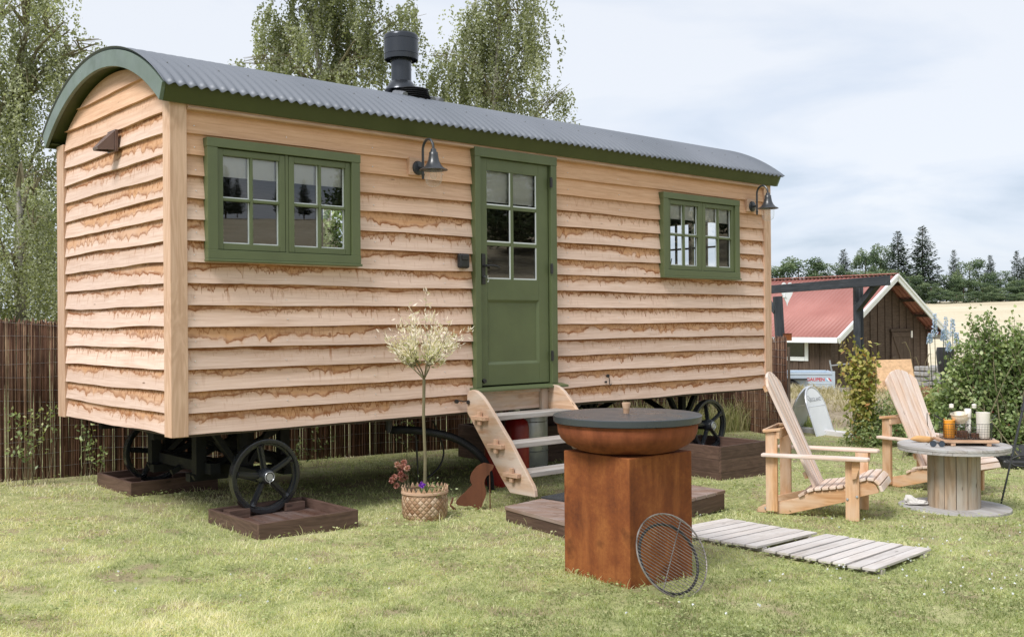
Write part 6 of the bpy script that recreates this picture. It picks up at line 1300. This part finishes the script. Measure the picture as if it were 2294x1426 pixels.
# ------------------------------------------------------------------ garden plants
def shoots(name,label,cat,base,targets,n,leafn,leaf,mat,seed,asp=.75,rn0=.45,spread=.35,jit=.08,stem='twig',r0=.006,berries=0,group=None,upw=.5,partn='leaves'):
    """targets: (px,py,Y,rx,rz) ellipsoids the shoot tips fill"""
    r=np.random.default_rng(seed); rr=random.Random(seed); bx,by=base; zg=gz(bx,by); t=thing(name,label,cat,(bx,by,zg),0,group); m=M(); P=[];D=[];N_=[];Rn=[];Sz=[]
    w=[a[3]*a[4] for a in targets]; tips=[]
    for i in range(n):
        px,py,Y,rx,rz=rr.choices(targets,w)[0]; c=atY(px,py,Y); k=Y/2287; u=[rr.gauss(0,.5) for _ in range(3)]; tip=Vector((c.x+u[0]*rx*k,c.y+u[1]*max(rx*k*.7,.1),c.z+u[2]*rz*k))-Vector((bx,by,zg))
        b=Vector((rr.gauss(0,spread*.35),rr.gauss(0,spread*.3),0)); b.x+=tip.x*.35; b.y+=tip.y*.35; b.z=gz(bx+b.x,by+b.y)-zg; tip.z=max(tip.z,b.z+.08)
        mid=b.lerp(tip,.55)+Vector((rr.gauss(0,.04),rr.gauss(0,.04),.10*(tip.z-b.z))); m.tube([b,mid,tip],[r0,r0*.6,r0*.25],4); tips.append((b,mid,tip))
        cb=rr.gauss(rn0,.1)
        k2=leafn; tt=r.uniform(.25,1.02,k2)**.85; q=np.array([list(b.lerp(mid,x*2) if x<.5 else mid.lerp(tip,x*2-1)) for x in tt]); q+=r.normal(0,jit*.5,(k2,3)); dd=np.array(tip-mid); dd=dd/ (np.linalg.norm(dd)+1e-6)
        P.append(q); D.append(dd[None]*upw+r.normal(0,.6,(k2,3))); N_.append(r.normal(0,.6,(k2,3))+[0,-.3,.9]); Sz.append(r.uniform(.65,1.15,k2)*leaf); Rn.append(np.clip(cb+.28*(tt-.6)+r.normal(0,.13,k2),0,1))
    m.build('stems',MT[stem],t)
    V,F=leafcards(np.concatenate(P),np.concatenate(D),np.concatenate(N_),np.concatenate(Sz),asp); fast(partn,V,F,np.repeat(np.concatenate(Rn),4),MT[mat],t)
    if berries:
        m=M()
        for i in range(berries):
            b,mid,tip=rr.choice(tips); p=mid.lerp(tip,rr.random())+Vector([rr.gauss(0,.04) for _ in range(3)]); m.tube([p,p+Vector((0,0,.008)),p+Vector((0,0,.016))],[.003,.009,.003],6)
        m.build('berries',MT['berry'],t)
    return t
def garden():
    bs=(6.0,12.2)
    shoots('garden_shrub','large rounded garden shrub with red berries at the right edge','shrub',bs,
     [(2150,900,12.2,70,70),(2230,880,12.2,80,90),(2290,850,12.2,80,110),(2130,960,11.9,70,45),(2220,960,11.9,90,55),(2330,900,12.2,80,110),(2190,800,12.3,55,60),(2250,770,12.3,55,60),(2180,730,12.3,22,35),(2218,705,12.3,14,28),(2235,720,12.3,16,30),(2285,760,12.3,22,40),(2155,790,12.2,30,40),(2140,850,12.1,40,50),(2330,760,12.2,50,70)],520,58,.053,'shrub',51,.78,.42,.8,.09,'twig',.009,160)
    shoots('lovage_plant','leafy lovage-like plant with large lobed leaves left of the shrub','plant',(5.1,12.6),[(2075,900,12.6,35,45),(2100,940,12.4,35,40),(2060,960,12.6,30,30),(2110,885,12.6,25,35)],70,26,.075,'shrub',52,.8,.62,.5,.12)
    # delphiniums
    rr=random.Random(8)
    for i,(px,y0,y1,lab) in enumerate(((2094,703,752,'tallest pale blue delphinium beside the shed corner'),(2083,748,768,'short pale blue delphinium left of the tallest one'),(2119,710,775,'pale blue delphinium in the middle of the clump'),(2134,714,752,'pale blue delphinium with a narrow spike nearest the shrub'),(2113,738,762,'small pale blue delphinium spike low in the clump'),(2143,745,772,'pale blue delphinium leaning against the shrub'),(2126,766,786,'low pale blue delphinium spike in front of the clump'))):
        Y=12.9+.12*(i%3); tp=atY(px,y0,Y); bt=atY(px,y1,Y); b=(atY(px+ (i%3-1)*6+6,900,Y)); zg=gz(b.x,Y); t=thing('delphinium',lab,'flower',(b.x,Y,zg),0,'blue delphiniums'); O=Vector((b.x,Y,zg))
        m=M(); m.tube([(0,0,0),(bt-O)*.5+Vector((.02,0,0)),bt-O,tp-O],[.006,.005,.004,.002],6); m.build('stem',MT['shrub'],t)
        Ps=[];Ds=[];Ns=[];Rn=[]
        for k in range(240):
            f=rr.random(); q=bt.lerp(tp,f)-O; a=rr.uniform(0,6.28); rd=.032*(1-.6*f); d=Vector((math.cos(a),math.sin(a),rr.uniform(-.4,.5))); Ps.append(q+d*rd*rr.uniform(.3,1));Ds.append(d+Vector([rr.gauss(0,.5) for _ in range(3)]));Ns.append([rr.gauss(0,1) for _ in range(3)]);Rn.append(rr.random())
        V,F=leafcards(np.array(Ps,dtype=float),np.array(Ds,dtype=float),np.array(Ns),np.full(len(Ps),.021),.75); fast('flower_spike',V,F,np.repeat(Rn,4),MT['blue'],t)
    # climbing vine on the right pergola post
    shoots('climbing_vine','yellow-green climbing vine wrapping the pergola post','vine',(4.86,14.0),[(1925,785,13.95,34,32),(1908,810,13.95,22,26),(1945,805,13.95,20,32),(1926,850,13.9,26,36),(1938,865,13.9,16,36),(1925,905,13.9,17,34),(1924,950,13.9,22,34),(1900,765,13.95,12,10),(1882,775,13.95,20,3)],120,14,.082,'vine',53,.66,.52,.10,.06,'twig',.004,0,None,-.4)
    shoots('flower_bed_plant','low leafy perennials with dusty pink heads at the foot of the vine','plant',(5.2,14.0),[(1935,955,13.9,40,34),(1965,930,14.0,40,44),(1985,960,13.9,30,40),(2040,950,13.8,40,30),(1945,985,13.6,45,18)],170,26,.05,'shrub',54,.55,.5,.7,.1,'twig',.004,70)
    shoots('flower_bed_plant','pale yellowish perennials behind the far armchair','plant',(5.2,15.2),[(2055,905,15.2,30,28),(2075,890,15.2,30,26),(2000,905,15.2,30,22)],80,24,.045,'tall',55,.4,.55,.6,.1)
    # weeds climbing through the reed fence
    for i,(px,py,rx,rz,Y,lab) in enumerate(((30,930,22,35,8.75,'leafy weed growing through the reed fence at the far left'),(60,1000,28,25,8.8,'low nettle-like weed at the foot of the reed fence, left side'),(105,915,14,14,8.9,'small blossoming weed halfway up the reed fence'),(70,925,16,10,8.85,'small weed sprig poking from the reed fence'),(215,1010,25,16,9.0,'broad-leaved weed at the fence foot beside the far wheel tray'),(195,950,16,12,9.1,'light green sprig on the fence under the gable'),(715,960,32,12,10.45,'leafy weed hanging through the fence above the nearest wheel tray'),(670,1000,16,12,10.3,'thin green sprig on the fence behind the nearest wheel'),(905,950,22,10,11.0,'green sprig on the reed fence behind the hose'))):
        q=atY(px,py,Y); shoots('weed',lab,'plant',(q.x,Y-.02),[(px,py,Y,rx*1.1,rz)],6,8,.042,'shrub',60+i,.5,.66,.08,.05,'twig',.002,0,'weeds on the reed fence')
    # pale leaves seen past the turntable, behind the fence gap
garden()
def blades(name,X,Y,H,Wd,lean,rn,mat,kind,zf=None,seed=3,curl=.5,label=None):
    r=np.random.default_rng(seed); n=len(X); a=r.uniform(0,2*PI,n); ph=r.uniform(0,2*PI,n)
    Z=np.array([gz(x,y) for x,y in zip(X,Y)])-.004 if zf is None else zf
    dx,dy=np.cos(a)*lean*H,np.sin(a)*lean*H; wx,wy=np.cos(ph)*Wd/2,np.sin(ph)*Wd/2
    V=np.zeros((n,6,3)); 
    for j,(f,w,l) in enumerate(((0,1,0),(.55,.85,.35),(1,.18,1))):
        V[:,2*j,0]=X+dx*l-wx*w;V[:,2*j,1]=Y+dy*l-wy*w; V[:,2*j+1,0]=X+dx*l+wx*w;V[:,2*j+1,1]=Y+dy*l+wy*w; V[:,2*j,2]=V[:,2*j+1,2]=Z+H*f*(1-curl*lean*l*.6)
    b=np.arange(n)[:,None]*6; F=np.concatenate([b+[0,1,3,2],b+[2,3,5,4]],0)
    o=fast(name,V.reshape(-1,3),F,np.repeat(rn,6),MT[mat]); tagd(o,kind=kind,label=label); return o
def inpoly(X,Y,poly):
    ins=np.zeros(len(X),bool); n=len(poly)
    for i in range(n):
        x0,y0=poly[i];x1,y1=poly[(i+1)%n]; c=((y0>Y)!=(y1>Y)); xx=(x1-x0)*(Y-y0)/((y1-y0) if y1!=y0 else 1e-9)+x0; ins^=(c&(X<xx))
    return ins
def hrect(u0,u1,v0,v1): return [tuple(hutp(a,b).xy) for a,b in((u0,v0),(u1,v0),(u1,v1),(u0,v1))]
EXC=[hrect(.34,1.10,-.56,.20),hrect(.33,1.08,1.62,2.40),hrect(5.30,6.05,-.49,.35),hrect(4.35,6.25,1.55,2.45),[(-.05,7.54),(.42,6.80),(1.69,8.17),(1.12,8.86)],DK1,DK2,[(.66+.36*math.cos(a),5.90+.36*math.sin(a)) for a in(rad(-95),rad(-5),rad(85),rad(175))]]
def lawn():
    r=RNG; N=560000
    u=r.random(N); y0,y1=2.7,20.; p=-1.55; Y=(y0**p+u*(y1**p-y0**p))**(1/p)   # denser near the camera
    X=r.uniform(-1,1,N)*(Y*.58+.9)
    ok=np.ones(N,bool); thru=r.random(N)<.045
    for i,e in enumerate(EXC):
        q=inpoly(X,Y,e); ok&=~(q&~thru) if i in(5,6) else ~q
    for (px,py,rr_) in ((270,1140,.16),(20,1195,.15),(400,1125,.12),(860,1085,.25),(1290,1315,.10),(1500,1330,.10),(660,1205,.10),(1240,1190,.12),(1980,1150,.12),(700,1330,.07),(1050,1250,.08)):
        c=grd(px,py); q=(X-c.x)**2/1.6+(Y-c.y)**2<(rr_*(.6+.8*vn(X*9,Y*9)))**2; ok&=~(q&(r.random(N)<.62))
    ok&=((X-TX)**2+(Y-TY)**2>.425**2)&((X+.66)**2+(Y-7.6)**2>.165**2)
    # lawn ends at the reed fence and at the dry verge
    a=.8522; U=(X+2.2834)*math.sin(a)+(Y-6.8482)*math.cos(a); Vv=-(X+2.2834)*math.cos(a)+(Y-6.8482)*math.sin(a)
    ok&=(Vv<3.0)&~((Y>15.65-.10*(X-4)*5)&(X>3.6))&~((X>4.2)&(Y>15.0))&(Y<17)
    X,Y,U,Vv=X[ok],Y[ok],U[ok],Vv[ok]; n=len(X)
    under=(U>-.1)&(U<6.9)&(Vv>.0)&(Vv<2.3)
    f=fbm(X*1.3+7,Y*1.3); f2=fbm(X*5+3,Y*5+1); f3=fbm(X*.45+20,Y*.45+3); f4=fbm(X*11+1,Y*11+8)
    rn=.50+(f-.5)*.75+(f2-.5)*.55+(f3-.5)*.7+(f4-.5)*.5+r.normal(0,.15,n)-.02+.10*np.clip((-X)*.4,-1,1)
    clump=(f2<.40); rn[clump]-=.12
    H=r.uniform(.016,.036,n)*(.55+.9*f2)*(.7+.6*f4); H[(f<.33)&(f2<.45)]*=.45
    edge=np.zeros(n,bool)
    for (cx,cy,rr_) in ((-.66,7.6,.25),(.66,5.9,.42)): edge|=((X-cx)**2+(Y-cy)**2<rr_**2)
    for q in EXC[:5]:
        cx=sum(c[0] for c in q)/4;cy=sum(c[1] for c in q)/4; big=[(cx+(c[0]-cx)*1.16,cy+(c[1]-cy)*1.16) for c in q]; edge|=inpoly(X,Y,big)
    edge|=(Vv>2.75); edge|=under&(r.random(n)<.35)
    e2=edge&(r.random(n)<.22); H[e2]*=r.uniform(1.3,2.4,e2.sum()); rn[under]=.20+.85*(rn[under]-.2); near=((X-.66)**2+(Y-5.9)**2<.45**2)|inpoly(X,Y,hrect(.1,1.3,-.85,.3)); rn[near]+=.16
    Wd=np.maximum(.0032,Y*.00062)*r.uniform(.7,1.3,n)
    blades('lawn_grass',X,Y,H,Wd,r.uniform(.25,1.25,n),np.clip(rn,0,1),'grass','stuff')
    # clover and other flat leaves, mostly in the right half
    N=70000; u=r.random(N); Y=(2.8**-1.5+u*(15.**-1.5-2.8**-1.5))**(1/-1.5); X=r.uniform(-1,1,N)*(Y*.56+.6); f=fbm(X*2.2+40,Y*2.2+9); ok=(f>.5-.06*np.clip(X,-1.5,2))&~((X>4)&(Y>15))
    for e in EXC: ok&=~inpoly(X,Y,e)
    ok&=((X-TX)**2+(Y-TY)**2>.43**2)&((X+.66)**2+(Y-7.6)**2>.17**2)
    X,Y=X[ok],Y[ok]; n=len(X); Z=np.array([gz(x,y) for x,y in zip(X,Y)])+r.uniform(.012,.04,n); a=r.uniform(0,2*PI,n)
    V,F=leafcards(np.stack([X,Y,Z],1),np.stack([np.cos(a),np.sin(a),r.uniform(-.1,.5,n)],1),np.stack([r.normal(0,.3,n),r.normal(0,.3,n),np.ones(n)],1),r.uniform(.010,.021,n)*np.clip(Y/5,1,2),.8)
    o=fast('clover_leaves',V,F,np.repeat(np.clip(.25+r.normal(0,.13,n)+.3*(fbm(X*3,Y*3)-.5),0,1),4),MT['grass']); tagd(o,kind='stuff')
    # white clover heads
    pts=[]; rr=random.Random(12)
    for k in range(95):
        px=rr.choice([rr.uniform(1850,2290)]*4+[rr.uniform(1400,2290)]*2+[rr.uniform(20,900)]); py=rr.uniform(1150,1400) if px<1800 else rr.uniform(1150,1330); p=grd(px,py,.035); 
        if any(inpoly(np.array([p.x]),np.array([p.y]),e)[0] for e in EXC): continue
        pts.append(p)
    Ps=[];Ds=[];Ns=[]
    for p in pts:
        for k in range(18): d=Vector([rr.gauss(0,1) for _ in range(3)]).normalized(); Ps.append(p);Ds.append(d);Ns.append([rr.gauss(0,1) for _ in range(3)])
    V,F=leafcards(np.array(Ps,dtype=float),np.array(Ds,dtype=float),np.array(Ns),np.full(len(Ps),.0075),.6); o=fast('clover_flowers',V,F,np.zeros(len(V)),MT['white']); tagd(o,kind='stuff')
    # straw-like tall grass along the far fence
    N=1500; U=r.uniform(6.2,10.3,N); Vv=r.uniform(2.7,3.02,N); a=.8522; X=-2.2834+U*math.sin(a)-Vv*math.cos(a); Y=6.8482+U*math.cos(a)+Vv*math.sin(a)
    X2=np.concatenate([X]); Y2=np.concatenate([Y]); n=len(X2); blades('tall_grass',X2,Y2,r.uniform(.25,.66,n),r.uniform(.006,.013,n),r.uniform(.1,.65,n),np.clip(r.normal(.62,.2,n),0,1),'tall','stuff',None,5,.8)
    N=26000; X=r.uniform(4.05,11.,N); Y=r.uniform(15.75,24,N); ok=(X>4.1)&(np.abs(X/Y)<.55)&(Y>15.7+0*X); X,Y=X[ok],Y[ok]; f=fbm(X*1.5,Y*1.5); k=f>.46; X,Y,f=X[k],Y[k],f[k]; n=len(X)
    blades('dry_grass',X,Y,r.uniform(.05,.15,n)*(1+(Y>19)*.8),r.uniform(.010,.018,n),r.uniform(.3,1.3,n),np.clip(r.normal(.5,.2,n)+.4*(f-.6),0,1),'dry','stuff',None,6)
    # green tuft by the sign and long bent stems
    q=grd(1800,966); N=260; X=q.x+r.normal(0,.13,N); Y=q.y-.0+r.normal(0,.08,N); blades('sign_tuft',X,Y,r.uniform(.12,.34,N),r.uniform(.008,.014,N),r.uniform(.2,.8,N),np.clip(r.normal(.32,.15,N),0,1),'grass','stuff',None,9)
    # stray stems growing through the tray boards
lawn()
def seed_stems():
    rr=random.Random(14)
    for i,(px,py,tx,ty,Y) in enumerate(((2055,870,2020,766,16.0),(2062,870,2088,792,16.2),(2070,880,2046,800,15.6),(2085,900,2078,812,15.4))):
        b=atY(px,py,Y); zg=gz(b.x,Y); tp=atY(tx,ty,Y); O=Vector((b.x,Y,zg)); q=tp-O; t=thing('seeding_grass_stem',['long arching seed stem crossing the shed door','tall seed stem bending right in front of the shed','seed stem in front of the shed wall corner','short seed stem beside the stone wall'][i],'grass stem',tuple(O),0,'seeding stems before the shed'); m=M()
        pts=[(0,0,0),(q.x*.15,0,q.z*.55),(q.x*.45,0,q.z*.88),(q.x*.75,0,q.z*1.0),(q.x,0,q.z*.99)]; m.tube(pts,[.005,.004,.004,.008,.003],5); m.build('stem',MT['dry'],t)
seed_stems()
